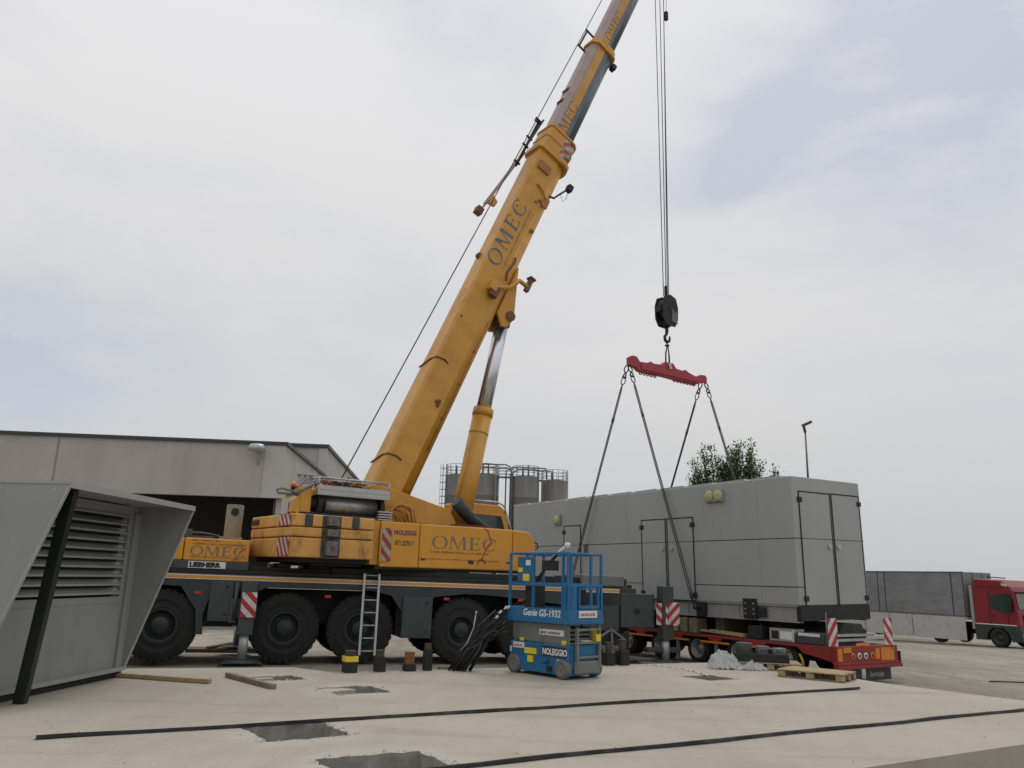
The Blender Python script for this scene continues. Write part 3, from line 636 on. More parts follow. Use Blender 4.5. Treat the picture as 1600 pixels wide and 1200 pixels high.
mb = MB(); mb.box((-6.3, -.5, 2.60), (-5.3, .5, 2.68)); mb.cyl((-5.9, -.9, 2.6), (-5.9, -.9, 2.8), .12, n=12); mb.tube([(-6.4, -.4, 2.72), (-5.6, -.5, 2.75), (-5.2, -.2, 2.70)], .03, 6); mb.build('air_intake', DGR2, CR, MC, bevel=.01)
mb = MB(); mb.prism([(-12.2, .7), (-12.25, 1.5), (-11.9, 2.75), (-10.4, 2.85), (-10.3, .9)], -1.35, 1.35, 'y'); mb.prism([(-12.3, 1.75), (-11.95, 2.62), (-10.9, 2.68), (-10.9, 1.75)], -1.358, -1.35, 'y', m=1); mb.build('driver_cab', [YELP, GLS], CR, MC, bevel=.04)
# rear outrigger carrier
mb = MB(); mb.box((3.6, -1.5, .78), (4.62, 1.5, 1.84)); mb.box((4.64, -1.54, .88), (5.62, 1.5, 1.74)); mb.prism([(3.2, .55), (3.6, .75), (3.6, 1.5), (3.0, 1.5)], -1.4, 1.4, 'y'); mb.box((4.2, -1.46, 1.84), (4.9, 0, 1.93)); mb.build('rear_body', DGR2, CR, MC, bevel=.03)
mb = MB(); mb.box((3.55, -1.5, 1.90), (4.75, -.3, 2.16)); mb.build('rear_locker', mat('locker_grey', (.15, .155, .145), .55, var=.1), CR, MC, bevel=.02)
mb = MB(); mb.cyl((5.1, -1.545, 1.3), (5.1, -1.56, 1.3), .08, n=14); mb.tube([(3.9, -1.2, .8), (4.1, -1.35, .6), (4.4, -1.3, .62), (4.6, -1.2, .8)], .03, 6)
mb.build('fitting', BLK, CR, MC)
# ladder stock (light steel rack under the rear)
mb = MB()
for p, q in (((3.95, -1.58, .62), (4.35, -1.58, .85)), ((4.35, -1.58, .85), (4.75, -1.58, .58)), ((3.95, -1.58, .62), (4.2, -1.58, .25)), ((4.75, -1.58, .58), (4.55, -1.58, .2)), ((4.2, -1.58, .25), (4.55, -1.58, .2)), ((4.35, -1.58, .85), (4.38, -1.58, .22)), ((4.05, -1.58, .4), (4.65, -1.58, .42))): mb.bar(p, q, .03, .055)
mb.box((4.12, -1.56, .1), (4.6, -1.5, .45), m=0); mb.box((4.1, -1.5, .18), (4.9, -1.0, .75), m=1)
mb.build('support_rack', [LGR, BLK], CR, MC, bevel=.006)
# outriggers
def outrigger(x, sgn, ztop, kind):
    og = MB(); y = sgn*1.62
    og.box((x-.16, y-.16, .62), (x+.16, y+.16, ztop)); og.box((x-.2, min(0, y), .95), (x+.2, max(0, y), 1.35)); o = og.build('outrigger', DGR2, CR, MC, bevel=.012)
    mb = MB(); mb.cyl((x, y, .16), (x, y, .66), .10, n=20); mb.build('jack_rod', mat('dull_chrome', (.42, .43, .43), .35, .3, var=.15, scale=9), o)
    mb = MB(); mb.lathe([(.01, .20), (.10, .19), (.12, .13), (.34, .11), (.36, .05), (.01, .05)], (x, y, 0), n=28); mb.box((x-.4, y-.3, .045), (x+.4, y+.3, .075)); mb.build('foot_plate', DGR2, o, bevel=.01)
    return o, x, y
WS1 = stripe_mat('warning_stripes_a', 1, 1, 3.6); WS2 = stripe_mat('warning_stripes_b', -1, 1, 3.6)
o, x, y = outrigger(-4.46, -1, 1.72, 0)
mb = MB(); mb.box((x-.14, y-.20, .98), (x+.17, y-.185, 1.50)); mb.build('warning_sign', WS1, o)
mb = MB(); mb.cyl((x-.25, y+.02, .9), (x-.25, y+.02, 1.7), .05, n=10); mb.box((x-.36, y, .85), (x-.2, y+.2, 1.35)); mb.build('bracket', DGR2, o)
o, x, y = outrigger(5.88, -1, 1.95, 1)
mb = MB(); mb.box((x-.02, y-.20, .98), (x+.30, y-.185, 1.55)); mb.build('warning_sign', WS2, o)
mb = MB(); mb.box((-.30, -.008, .98), (0, .008, 1.52)); mb.build('warning_sign', WS1, o, T(x-.03, y-.19, 0)@RZ(-38))
mb = MB(); mb.box((x-.55, y-.05, .30), (x+.42, y+.2, .42)); mb.build('cross_arm', DGR2, o, bevel=.02)
outrigger(-4.46, 1, 1.7, 0); outrigger(5.88, 1, 1.95, 0)
# ladder on the carrier side
mb = MB()
for dx in (0, .34):
    mb.bar((-1.97+dx, -1.56, 1.98), (-2.0+dx, -1.80, .22), .028, .05)
for k in range(7):
    t = .02+k*.155; z = 1.98-1.76*t; yy = -1.56-.24*t; xx = -1.97-.03*t; mb.cyl((xx, yy, z), (xx+.34, yy, z), .016, n=8)
mb.build('ladder', ALU, CR, MC)
# turntable
mb = MB(); mb.cyl((0, 0, 1.95), (0, 0, 2.16), 1.05, n=40); mb.cyl((0, 0, 2.0), (0, 0, 2.1), 1.15, n=40)
for px_ in (-3.2, -2.6, 2.2, 3.1): mb.box((px_, -1.3, 1.95), (px_+.4, -1.05, 2.08))
mb.build('turntable', BLK, CR, T(0, 0, .0))
# --- superstructure
mb = MB(); mb.box((-2.2, -1.28, 2.10), (2.35, -.5, 2.2)); mb.box((-2.3, -.55, 2.12), (2.2, .55, 2.75)); mb.box((-2.2, .4, 2.12), (1.0, 1.3, 3.0)); mb.build('slewing_frame', BLK, CR, MS, bevel=.015)
hs = MB(); hs.box((-2.13, -1.35, 2.16), (-1.12, -.55, 3.19)); hs.box((-1.105, -1.35, 2.16), (1.60, -.55, 3.19)); hp = hs.build('side_housing', YELP, CR, MS, bevel=.03)
hs = MB(); hs.prism([(1.615, 2.16), (1.615, 3.19), (2.12, 3.165), (2.28, 3.0), (2.36, 2.6), (2.38, 2.16)], -1.35, -.55, 'y'); hs.build('nose_cover', YELP, CR, MS, bevel=.03)
mb = MB(); mb.tube([(2.25, -1.3, 2.95), (2.42, -1.3, 2.88), (2.46, -1.3, 2.78), (2.36, -1.3, 2.72)], .018, 6); mb.build('grab_handle', BLK, CR, MS)
FM = lambda x, z, y=-1.352: T(x, y, z)
mb = MB(); serif_word(mb, 'OMEC', .30, 1.0, ch_w=1.46); mb.build('lettering', GLET, hp, FM(-.78, 2.63))
mb = MB(); crane_logo(mb, .95); mb.build('crane_emblem', RLET, hp, FM(.66, 2.42))
mb = MB(); faint_line(mb, 0, 1.7, 0, .05, seed=11); faint_line(mb, -.3, 2.0, -.16, .03, seed=12); mb.build('small_print', RLET, hp, FM(-.8, 2.53))
text('lettering', 'NOLEGGI', .15, NLET, hp, FM(-1.80, 2.90)@FACE, sx=.82, bold=.006, sp=1.14); text('lettering', '071.227511', .155, KLET, hp, FM(-1.76, 2.66)@FACE, sx=.60, bold=.004, sp=1.12)
mb = MB()
for x in (-1.0, .32, 1.47): mb.box((x-.06, -1.356, 2.34), (x+.06, -1.35, 2.38))
mb.box((.28, -1.358, 2.3), (.42, -1.35, 2.38)); mb.build('latch', KLET, hp, split=1)
mb = MB(); mb.box((-2.16, -1.375, 2.26), (-2.03, -1.355, 3.02)); mb.box((-2.35, -1.28, 2.2), (-2.14, -.6, 3.19), m=0); o = mb.build('end_plate', YEL, CR, MS, bevel=.01)
mb = MB(); mb.box((-.10, -.01, -.37), (.14, 0, .37)); mb.build('warning_sign', stripe_mat('warning_stripes_dull', 1, .9, 3.6, (.30, .05, .035), (.42, .36, .30)), CR, MS@T(-2.02, -1.377, 2.66))
mb = MB(); mb.box((.35, -1.30, 2.02), (1.0, -1.29, 2.10)); mb.box((1.0, -1.305, 2.02), (1.16, -1.29, 2.09), m=1); mb.box((1.2, -1.305, 2.03), (2.0, -1.29, 2.10)); mb.build('rating_plate', [ALU, REDL], CR, MS)
# counterweight
def cw(z0, z1, inset=0):
    return [(-2.36, -1.46), (-4.22, -1.46), (-4.30, -1.38), (-4.36, 1.0), (-4.1, 1.46), (-2.36, 1.46)], z0, z1
cwt = MB(); p, a, b_ = cw(0, 0); cwt.box((-4.1, -1.2, 2.2), (-2.4, 1.2, 2.3)); cwt.box((-3.6, -1.0, 2.14), (-2.4, 1.0, 2.2)); CWB = cwt.build('counterweight_base', BLK, CR, MS, bevel=.01)
for (z0, z1) in ((2.30, 2.72), (2.738, 2.94), (2.958, 3.22)):
    mb = MB(); mb.prism(cw(0, 0)[0], z0, z1, 'z'); c_ = mb.build('counterweight_slab', YCW, CR, MS, bevel=.03)
    c_['label'] = 'chipped yellow counterweight slab'
    lug = MB()
    lug.box((-3.62, -1.475, z0+.01), (-3.18, -1.44, z1-.01), m=0)
    if z1 > 3.2:
        for x0 in (-4.02, -2.92): lug.box((x0, -1.472, z0+.01), (x0+.18, -1.44, z1-.005), m=0)
    lug.build('lug_recess', mat('lug_grey', (.04, .047, .05), .6, var=.2, scale=6, dirt=(.2, .1, .05), damt=.4, dscale=6), c_, bevel=.01, split=1)
    mb = MB(); zc = (z0+z1)/2; hh = (z1-z0)*.36; mb.box((-3.53, -1.60, zc-hh), (-3.27, -1.47, zc+hh)); mb.box((-3.45, -1.605, zc-hh*.35), (-3.35, -1.595, zc+hh*.3), m=1); mb.build('lifting_lug', [mat('lug_casting', (.13, .14, .135), .55, var=.25, scale=9, dirt=(.06, .05, .04), damt=.6, dscale=10), RUST], c_, bevel=.045, seg=4)
WSC = stripe_mat('warning_stripes_worn', 1, .8, 4.6, (.38, .03, .03), (.58, .50, .42))
for z0, z1 in ((2.97, 3.21), (2.33, 2.72)):
    mb = MB(); mb.box((0, -.012, z0), (.62, 0, z1)); mb.build('warning_sign', WSC, CR, MS@T(-4.325, -.76, 0)@RZ(-88.6))
text('lettering', 'BHERR', .17, KLET, CR, MS@T(-4.37, .98, 3.03)@RZ(-88.6)@T(-.02, -.003, 0)@FACE, sx=1, bold=.006)
# winch and rear platform
mb = MB(); mb.cyl((-3.35, -.7, 3.50), (-2.05, -.7, 3.50), .21, n=28); mb.build('winch_drum', STL, CR, MS)
mb = MB()
for x in (-3.55, -2.0): mb.cyl((x, -.7, 3.5), (x+.1, -.7, 3.5), .30, n=28)
mb.box((-3.95, -.95, 3.22), (-1.75, .9, 3.30)); mb.box((-3.6, -.3, 3.3), (-2.0, .8, 3.62)); mb.cyl((-3.9, -.7, 3.52), (-3.55, -.7, 3.52), .17, n=18); mb.build('winch_frame', BLK, CR, MS, bevel=.01)
mb = MB(); mb.box((-3.62, -1.05, 3.72), (-1.82, -1.02, 3.92)); mb.box((-3.62, -1.05, 3.70), (-1.82, -.55, 3.725))
mb.box((-3.60, -1.04, 3.82), (-1.84, -1.062, 3.835), m=0); mb.build('platform', ALU, CR, MS)
mb = MB()
for z in (4.07, 4.02): mb.cyl((-3.60, -1.03, z+.02), (-1.85, -1.03, z+.02), .022 if z > 4.05 else .012, n=8)
for x in (-3.6, -1.85): mb.cyl((x, -1.03, 3.9), (x, -1.03, 4.1), .022, n=8)
mb.cyl((-3.6, -1.03, 4.08), (-3.6, -.4, 4.08), .022, n=8); mb.build('handrail', ALU, CR, MS)
mb = MB(); mb.box((-3.95, -.9, 3.25), (-3.70, -.5, 3.86)); mb.prism([(-4.1, 3.3), (-3.95, 3.25), (-3.95, 3.7), (-4.08, 3.55)], -.9, -.6, 'y'); mb.bar((-3.85, -.86, 3.6), (-3.3, -.7, 4.0), .1); mb.bar((-3.9, -.9, 3.85), (-4.25, -.8, 3.6), .08); mb.build('rear_bracket', YEL, CR, MS, bevel=.012)
mb = MB(); mb.tube([(-4.0, -.95, 3.7), (-4.4, -.9, 3.78), (-4.5, -.85, 3.74), (-4.45, -.85, 3.68), (-4.0, -.9, 3.66)], .03, 6); mb.tube([(-4.1, -.9, 3.68), (-3.8, -.9, 3.86), (-3.5, -.85, 4.02)], .035, 6); mb.tube([(-4.2, -.9, 3.74), (-3.95, -.88, 3.9), (-3.8, -.86, 4.12)], .02, 6); mb.build('stay_arm', LGR, CR, MS)
mb = MB(); mb.lathe([(.01, .11), (.06, .08), (.07, 0), (.01, 0)], (-4.15, -.92, 3.84), n=14); mb.build('beacon', ORGL, CR, MS)
mb = MB(); mb.cyl((-4.15, -.92, 3.78), (-4.15, -.92, 3.845), .05, n=10); mb.build('beacon_base', BLK, CR, MS)
mb = MB(); mb.cyl((-3.47, -.95, 4.02), (-3.40, -.95, 4.02), .085, n=14); mb.build('rear_lamp', mat('lamp_dull_red', (.30, .04, .05), .4), CR, MS)
mb = MB(); rr = random.Random(5)
for k in range(9): mb.cyl((-3.95+.045*k, -.6, 3.98), (-3.95+.045*k, -.5, 4.12+.05*(k % 3)), .02, n=6)
mb.box((-3.97, -.62, 3.96), (-3.5, -.5, 4.0)); mb.box((-3.97, -.62, 4.16), (-3.5, -.52, 4.22)); mb.cyl((-3.95, -.55, 4.1), (-3.95, -.55, 4.42), .006, n=5); mb.build('rope_guide', ALU, CR, MS)
# boom foot frame, A-shaped cheeks
mb = MB()
for y0, y1 in ((-.62, -.50), (.50, .62)):
    mb.prism([(-2.45, 3.3), (-2.4, 4.02), (-1.9, 4.10), (-1.3, 3.98), (.12, 3.64), (.30, 3.36), (.5, 2.7), (-2.2, 2.7)], y0, y1, 'y')
mb.box((-2.4, -.5, 3.55), (-1.95, .5, 3.75)); mb.cyl((-2.2, -.7, 3.72), (-2.2, .7, 3.72), .12, n=16); mb.build('boom_foot_frame', YEL, CR, MS, bevel=.02)
mb = MB(); rr = random.Random(9)
for k in range(16):
    x = -3.3+rr.random()*1.3; z = 3.7+rr.random()*.22; y = -.5+rr.random()*.5
    mb.tube([(x, y, z), (x+.25, y+rr.uniform(-.1, .1), z+rr.uniform(0, .25)), (x+.55, y+rr.uniform(-.1, .2), z+rr.uniform(-.1, .1)), (x+.8, y, z-.15)], rr.uniform(.012, .026), 5, m=k % 2)
for k in range(9): mb.box((-3.4+.18*k, -.45, 3.65), (-3.28+.18*k, -.2, 3.78+.05*(k % 3)), m=2)
for k in range(26):
    x = -3.5+rr.random()*1.2; z = 3.9+rr.random()*.12; y = -.75+rr.random()*.6
    mb.tube([(x, y, z-.1), (x+.08, y, z+rr.uniform(.02, .16)), (x+.22, y+rr.uniform(-.1, .1), z+rr.uniform(.02, .2)), (x+.38, y+rr.uniform(-.1, .1), z+rr.uniform(-.05, .08)), (x+.5, y, z-.12)], rr.uniform(.010, .022), 5, m=k % 3)
for k in range(7): mb.box((-3.4+.2*k, -.62, 3.86), (-3.28+.2*k, -.4, 3.98+.04*(k % 3)), m=(2, 0, 1)[k % 3])
mb.box((-2.45, -.5, 3.8), (-2.0, .2, 4.08), m=2)
mb.build('hose', [RUST, BLK, YEL], CR, MS)
mb = MB(); rr = random.Random(10)
for k in range(9):
    x = -2.15+.05*k; zt = 3.25+.022*k; L2 = .75+.05*(k % 4)
    mb.tube([(x+L2*t, -1.0+.25*t+.02*sin(7*t+k), zt+(.16+.01*k)*sin(pi*t)**.7 if 0 < t < 1 else 3.2) for t in [q/10 for q in range(11)]], .016, 6, m=(2 if k % 3 == 0 else 0))
for k in range(4): mb.box((-2.1, -1.1, 3.22+.06*k), (-1.75, -1.0, 3.25+.06*k), m=1)
mb.build('hydraulic_line', [YEL, ALU, RUST], CR, MS)
mb = MB(); mb.box((-1.4, -1.2, 3.19), (1.3, -.6, 3.215)); mb.prism([(.1, 3.2), (.12, 3.27), (1.0, 3.27), (1.25, 3.2)], -1.0, -.7, 'y', m=1); mb.build('walk_plate', [RUST, mat('maroon_plate', (.14, .03, .03), .6)], CR, MS)
# operator cab on the far side
cb = MB(); cb.prism([(1.2, 2.2), (1.15, 3.98), (2.45, 3.98), (2.60, 3.90), (2.95, 3.0), (3.0, 2.2)], .5, 1.42, 'y'); cab = cb.build('operator_cab', YELP, CR, MS, bevel=.04)
mb = MB(); mb.prism([(1.3, 2.75), (1.3, 3.70), (2.50, 3.68), (2.84, 2.75)], .492, .498, 'y'); mb.add([(2.66, .56, 3.84), (2.66, 1.36, 3.84), (2.975, 1.36, 3.02), (2.975, .56, 3.02)], [(0, 1, 2, 3)]); mb.build('window', GLS, cab)
mb = MB(); mb.tube([(1.2, .45, 4.05), (2.3, .45, 4.06), (2.5, .45, 4.0), (2.6, .45, 3.92)], .025, 6); mb.tube([(2.62, .48, 3.92), (2.98, .48, 2.95)], .03, 6); mb.build('roof_rail', ALU, cab)
mb = MB(); mb.tube([(.30, -.62, 3.86), (.55, -.62, 3.62), (.80, -.62, 3.42), (1.2, -.6, 3.25), (1.5, -.6, 3.17)], [.17, .17, .15, .11, .06], 14); mb.build('air_hose', mat('dark_green_hose', (.02, .03, .027), .55, var=.2), CR, MS)
# --- telescopic boom (local x along boom, z up-left normal, y away)
def boom_profile(h, w, ch, z0=0):
    a, b_ = w/2, h/2
    pts = [(-a, b_-ch), (-a+ch, b_), (a-ch, b_), (a, b_-ch), (a, -b_*.35), (a*.94, -b_*.65), (a*.7, -b_*.88), (a*.35, -b_*.98), (0, -b_), (-a*.35, -b_*.98), (-a*.7, -b_*.88), (-a*.94, -b_*.65), (-a, -b_*.35), (-a, -b_*.06), (-a, b_*.5)]
    return [(y, z+z0) for y, z in pts]
def boom_seg(mb, h, w, ch, x0, x1, z0=0, mfun=None):
    P = boom_profile(h, w, ch, z0); n = len(P); vs = [(x0, y, z) for y, z in P]+[(x1, y, z) for y, z in P]
    for i in range(n):
        m_ = mfun(i) if mfun else 0
        mb.add(vs, [(i, (i+1) % n, n+(i+1) % n, n+i)], m=m_, smooth=(3 < i < 12))
    mb.add(vs, [tuple(range(n)), tuple(range(2*n-1, n-1, -1))], m=0)
BH, BW = 1.15, .74
mb = MB(); boom_seg(mb, BH, BW, .07, -.75, 11.75); bb = mb.build('boom_base_section', YEL, CR, BM)
bb['label'] = 'thick yellow base section with blue OMEC lettering'
mb = MB(); boom_seg(mb, BH+.22, BW+.2, .1, 11.75, 11.95, -.02); boom_seg(mb, BH+.06, BW+.08, .09, 11.95, 12.75, -.02, lambda i: 0 if (i < 4 or i >= 13) else 1)
boom_seg(mb, BH+.12, BW+.14, .09, 12.75, 12.83, -.02); boom_seg(mb, BH+.10, BW+.12, .09, 12.33, 12.38, -.02)
mb.build('boom_collar', [YEL, stripe_mat('collar_stripes', 1, .8, 3.0, (.42, .10, .10), (.42, .42, .42))], CR, BM)
def m23(i):
    if i == 13: return 0            # near side: yellow band
    if i in (0, 1, 2, 14): return 1
    if i == 3: return 2
    return 2
mb = MB(); boom_seg(mb, .98, .66, .16, 12.83, 17.15, .03, m23); s2b = mb.build('boom_section', [YEL, PINK, BOOMBLUE], CR, BM)
mb = MB(); boom_seg(mb, 1.14, .82, .2, 17.15, 17.27, .02); boom_seg(mb, 1.0, .70, .18, 17.27, 17.50, .02); mb.build('boom_collar', YEL, CR, BM)
mb = MB(); boom_seg(mb, .86, .58, .15, 17.50, 22.3, .03, m23); mb.build('boom_section', [YEL, PINK, BOOMBLUE], CR, BM)
mb = MB(); boom_seg(mb, .74, .48, .12, 22.3, 24.2, .03, m23); mb.build('boom_section', [YEL, PINK, BOOMBLUE], CR, BM)
mb = MB()
for y0, y1 in ((-.3, -.25), (.25, .3)): mb.prism([(24.0, -.3), (24.0, .35), (24.7, .55), (25.0, .3), (25.1, -.5), (24.6, -.55)], y0, y1, 'y')
mb.cyl((24.75, -.25, .3), (24.75, .25, .3), .25, n=24); mb.cyl((24.85, -.25, -.3), (24.85, .25, -.3), .25, n=24); mb.build('boom_head', YEL, CR, BM)
# lettering on the boom
NB = -BW/2-.001
mb = MB(); serif_word(mb, 'OMEC', .47, 1.12, ch_w=1.12); mb.build('lettering', BLET, bb, T(7.12, NB, .09))
mb = MB(); faint_line(mb, 0, 2.3, 0, .07, seed=31); mb.build('small_print', mat('brown_print', (.30, .15, .04), .6), bb, T(7.25, NB, -.08))
mb = MB(); serif_word(mb, 'MEC', .36, 1.05, ch_w=1.05); mb.build('lettering', GLET, s2b, T(13.0, -.333, -.0))
mb = MB(); serif_word(mb, 'OMEC', .30, 1.05, ch_w=1.1); mb.build('lettering', GLET, CR, BM@T(17.75, -.293, -.03))
# boom fittings
mb = MB()
for x in (3.6, .6):
    mb.tube([(x-.18, .36, BH/2+.02), (x, -.1, BH/2+.02), (x+.02, NB-.01, BH/2+.0), (x+.08, NB-.02, .32), (x+.05, NB-.0, .18)], .022, 6)
mb.lathe([(.01, 0), (.055, 0), (.055, .03), (.01, .03)], (2.54, NB-.03, .0), axis='y', n=12)
mb.box((2.42, NB-.05, -.1), (2.62, NB, -.03)); mb.cyl((5.1, NB-.012, .45), (5.1, NB, .45), .03, n=8); mb.cyl((9.35, NB-.012, .42), (9.35, NB, .42), .03, n=8)
mb.cyl((7.9, NB-.015, .38), (7.9, NB, .38), .03, n=8); mb.box((8.9, NB-.04, -.42), (9.0, NB, -.3))
mb.tube([(1.2, NB-.01, -.36), (5.5, NB-.01, -.36)], .008, 4)
for x in (1.3, 2.2, 3.3, 4.4): mb.box((x, NB-.025, -.39), (x+.05, NB, -.33))
mb.build('boom_fitting', RUST, CR, BM, split=1)
mb = MB(); mb.box((11.05, NB-.05, -.06), (11.33, NB, .40)); 
for k in range(4): mb.box((11.02, NB-.07, -.04+.12*k), (11.36, NB-.03, -.01+.12*k))
mb.tube([(10.5, NB-.03, .15), (10.42, NB-.05, -.12), (10.2, NB-.04, -.34)], .03, 6); mb.tube([(10.2, NB-.04, -.34), (9.95, NB-.03, -.38), (10.1, NB-.03, -.15), (9.9, NB-.03, -.05)], .035, 6); mb.box((9.95, NB-.06, -.48), (10.3, NB, -.28)); mb.build('boom_bracket', mat('stained_yellow', (.34, .16, .04), .6, var=.25, scale=5), CR, BM, bevel=.008)
mb = MB(); mb.tube([(10.5, -.3, -.36), (10.6, -.3, -.60), (11.0, -.3, -.78), (11.25, -.3, -.90)], .035, 6); mb.box((11.2, -.42, -1.03), (11.42, -.24, -.85)); mb.tube([(10.9, -.3, -.75), (10.75, -.3, -.92), (10.95, -.3, -1.0), (11.2, -.3, -.95)], .008, 5); mb.build('boom_camera', BLK, CR, BM)
# cylinder bracket under boom
mb = MB()
for y0, y1 in ((-.36, -.26), (.26, .36)): mb.prism([(7.65, -.50), (7.3, -.62), (6.1, -1.06), (5.75, -.98), (5.65, -.80), (5.95, -.50)], y0, y1, 'y')
mb.prism([(7.6, -.50), (7.3, -.60), (6.3, -.95), (6.5, -.5)], -.26, .26, 'y'); mb.build('cylinder_bracket', YEL, CR, BM, bevel=.015)
mb = MB(); mb.tube([(6.35, NB-.12, .08), (6.5, NB-.14, -.1), (6.75, NB-.16, -.45), (7.15, NB-.16, -.62), (7.2, NB-.1, -.95)], .07, 8, m=0); mb.box((6.3, NB-.22, -.08), (6.62, NB, .14)); mb.box((6.15, NB-.2, -.2), (6.5, NB-.05, .05), m=1); mb.tube([(6.95, NB-.03, -.3), (7.2, NB-.03, -.22), (7.65, NB-.03, -.30), (7.8, NB-.03, -.25)], .035, 6, m=1)
mb.box((7.05, NB-.16, -1.05), (7.5, NB-.02, -.92), m=1); mb.box((7.48, NB-.2, -1.1), (7.54, NB+.02, -.88), m=1); mb.build('jib_bracket', [YEL, RUST], CR, BM, bevel=.008)
# jib support arm beside the collar
mb = MB(); mb.bar((11.6, .15, .80), (9.0, .15, 1.16), .10, .09); mb.bar((9.2, .15, 1.1), (8.75, .15, 1.2), .1, .05); mb.prism([(9.45, 1.08), (9.1, 1.12), (9.15, .86), (9.35, .84)], .1, .2, 'y', m=1); mb.build('support_arm', [PINK, YEL], CR, BM, bevel=.01)
mb = MB(); mb.box((8.55, .05, 1.12), (8.78, .27, 1.34)); mb.build('arm_end_block', RUST, CR, BM, bevel=.01)
mb = MB(); mb.bar((10.9, .1, .86), (12.9, .1, .84), .08, .07)
mb.bar((11.6, -.1, .92), (12.95, -.1, .80), .05, .05)
for x in (11.0, 11.75, 12.1, 12.85, 12.95): mb.bar((x, .05, .78), (x, .05, 1.02), .05, .05)
mb.build('rope_roller_rack', BLK, CR, BM)
mb = MB(); mb.bar((16.9, .1, .80), (17.75, .1, .78), .06, .05)
for x in (16.9, 17.75): mb.bar((x, .1, .45), (x, .1, .86), .05, .05)
mb.build('rope_roller_rack', BLK, CR, BM)
mb = MB(); mb.box((16.9, -.3, -.66), (17.1, -.1, -.5)); mb.build('collar_sensor', BLK, CR, BM)
mb = MB()
for x in (14.2, 14.75): mb.cyl((x, -.14, .54), (x, .14, .54), .04, n=10); mb.box((x-.08, -.16, .50), (x+.08, .16, .54))
mb.build('boom_roller', RUST, CR, BM, split=1)
mb = MB(); mb.lathe([(.01, 0), (.10, 0), (.10, .1), (.01, .1)], (7.4, .1, BH/2+.0), axis='y', n=20); mb.build('rope_pulley', RUST, CR, BM)
# luffing cylinder, straight in the slewing plane
Mcy = MS
pin = Vector((2.0, 0, 9.30)); foot = Vector((.72, 0, 2.9)); d = (pin-foot).normalized(); brk = foot+d*3.6
mb = MB(); mb.cyl(foot, brk, .27, n=32); mb.cyl(brk-d*.1, brk+d*.12, .29, n=32); mb.cyl(brk-d*.62, brk-d*.58, .28, n=32); mb.tube([foot+Vector((-.31, -.1, .4)), brk+Vector((-.30, -.1, -.6))], .03, 6); lc = mb.build('luffing_cylinder', YEL, CR, Mcy)
mb = MB(); mb.cyl(brk, pin, .20, n=32); mb.build('piston_rod', CHR, lc)
mb = MB(); mb.tube([brk+Vector((-.22, -.02, 0)), pin+Vector((-.22, -.02, -.4))], .04, 8); mb.build('return_line', RUST, lc)
mb = MB(); mb.cyl(pin+Vector((0, -.42, 0)), pin+Vector((0, .42, 0)), .15, n=20); mb.cyl(pin+Vector((0, -.43, 0)), pin+Vector((0, -.40, 0)), .09, n=16); mb.cyl(pin-d*.2, pin+d*.0, .24, n=20); mb.build('cylinder_pin', RUST, lc)
# ropes (local to crane root, slewing plane)
mb = MB(); mb.tube([(-2.75, -.3, 4.2), (8.6, -.05, 27.95)], .016, 6); mb.build('hoist_rope', ROPE, CR, MS)
HX = 8.86; HKZ = 11.0+.33
mb = MB()
for x0, y0, x1, y1 in ((-.30, .02, -.13, .0), (-.02, .02, .0, .0), (.09, -.1, .0, -.06), (.20, .02, .13, 0)):
    mb.tube([(HX+x1, y1, HKZ+.28), (HX+x0, y0, 26.3)], .015, 6)
mb.build('hoist_rope', ROPE, CR, MS)
mb = MB(); mb.box((HX+.10, -.18, 22.75), (HX+.22, -.06, 23.1)); mb.tube([(HX+.16, -.12, 23.1), (HX+.42, -.1, 26.2)], .008, 5); mb.build('limit_switch_weight', BLK, CR, MS)

# ================================================================== HOOK BLOCK, SPREADER, SLINGS
bv = Vector((cos(R_(35.5)), sin(R_(35.5)), 0))
HK = Vector((C0[0], C0[1], 0))+bv*HX
hb = thing('hook_block', 'black crane hook block with dirty cheek plates hanging on the hoist ropes', 'hook block', (HK.x, HK.y, 9.9), R_(35.5))
mb = MB()
for y0, y1 in ((-.2, -.15), (.15, .2)): mb.prism([(-.22, .30), (-.36, .55), (-.38, 1.0), (-.28, 1.3), (0, 1.42), (.28, 1.32), (.38, 1.0), (.36, .55), (.22, .28)], y0, y1, 'y')
mb.box((-.42, -.14, .75), (-.34, .14, .98)); mb.box((.36, -.14, .75), (.44, .14, .98)); mb.box((-.045, -.05, 1.35), (.045, .05, 1.78)); mb.build('cheek', BLK, hb, bevel=.012)
mb = MB(); mb.cyl((0, -.14, .92), (0, .14, .92), .34, n=28); mb.cyl((0, -.22, .92), (0, .22, .92), .08, n=14); mb.build('sheave', BLK, hb)
mb = MB(); mb.prism([(.02, .45), (.3, .38), (.3, .7), (.05, .78)], -.225, -.2, 'y'); mb.bar((.02, -.21, .86), (.34, -.21, .72), .03, .08); mb.cyl((.14, -.23, .5), (.14, -.2, .5), .06, n=12); mb.build('maker_plate', mat('worn_plate', (.16, .12, .12), .5, .3, var=.4, scale=9), hb)
mb = MB(); mb.tube([(0, 0, .35), (0, 0, .12), (-.02, 0, .02), (-.11, 0, -.08), (-.09, 0, -.2), (.0, 0, -.26), (.11, 0, -.2), (.14, 0, -.08), (.12, 0, -.02)], [.06, .06, .05, .05, .055, .06, .05, .035, .02], 12); mb.cyl((0, 0, .3), (0, 0, .42), .14, n=18); mb.build('hook', BLK, hb)
az = 33.6; bdir = Vector((cos(R_(az)), sin(R_(az)), 0))
SBP = HK+Vector((0, 0, 8.62)); SBP = Vector((HK.x, HK.y, 8.62))
sb = thing('spreader_beam', 'dark red steel spreader beam hanging level below the hook block', 'spreader beam', SBP, R_(az))
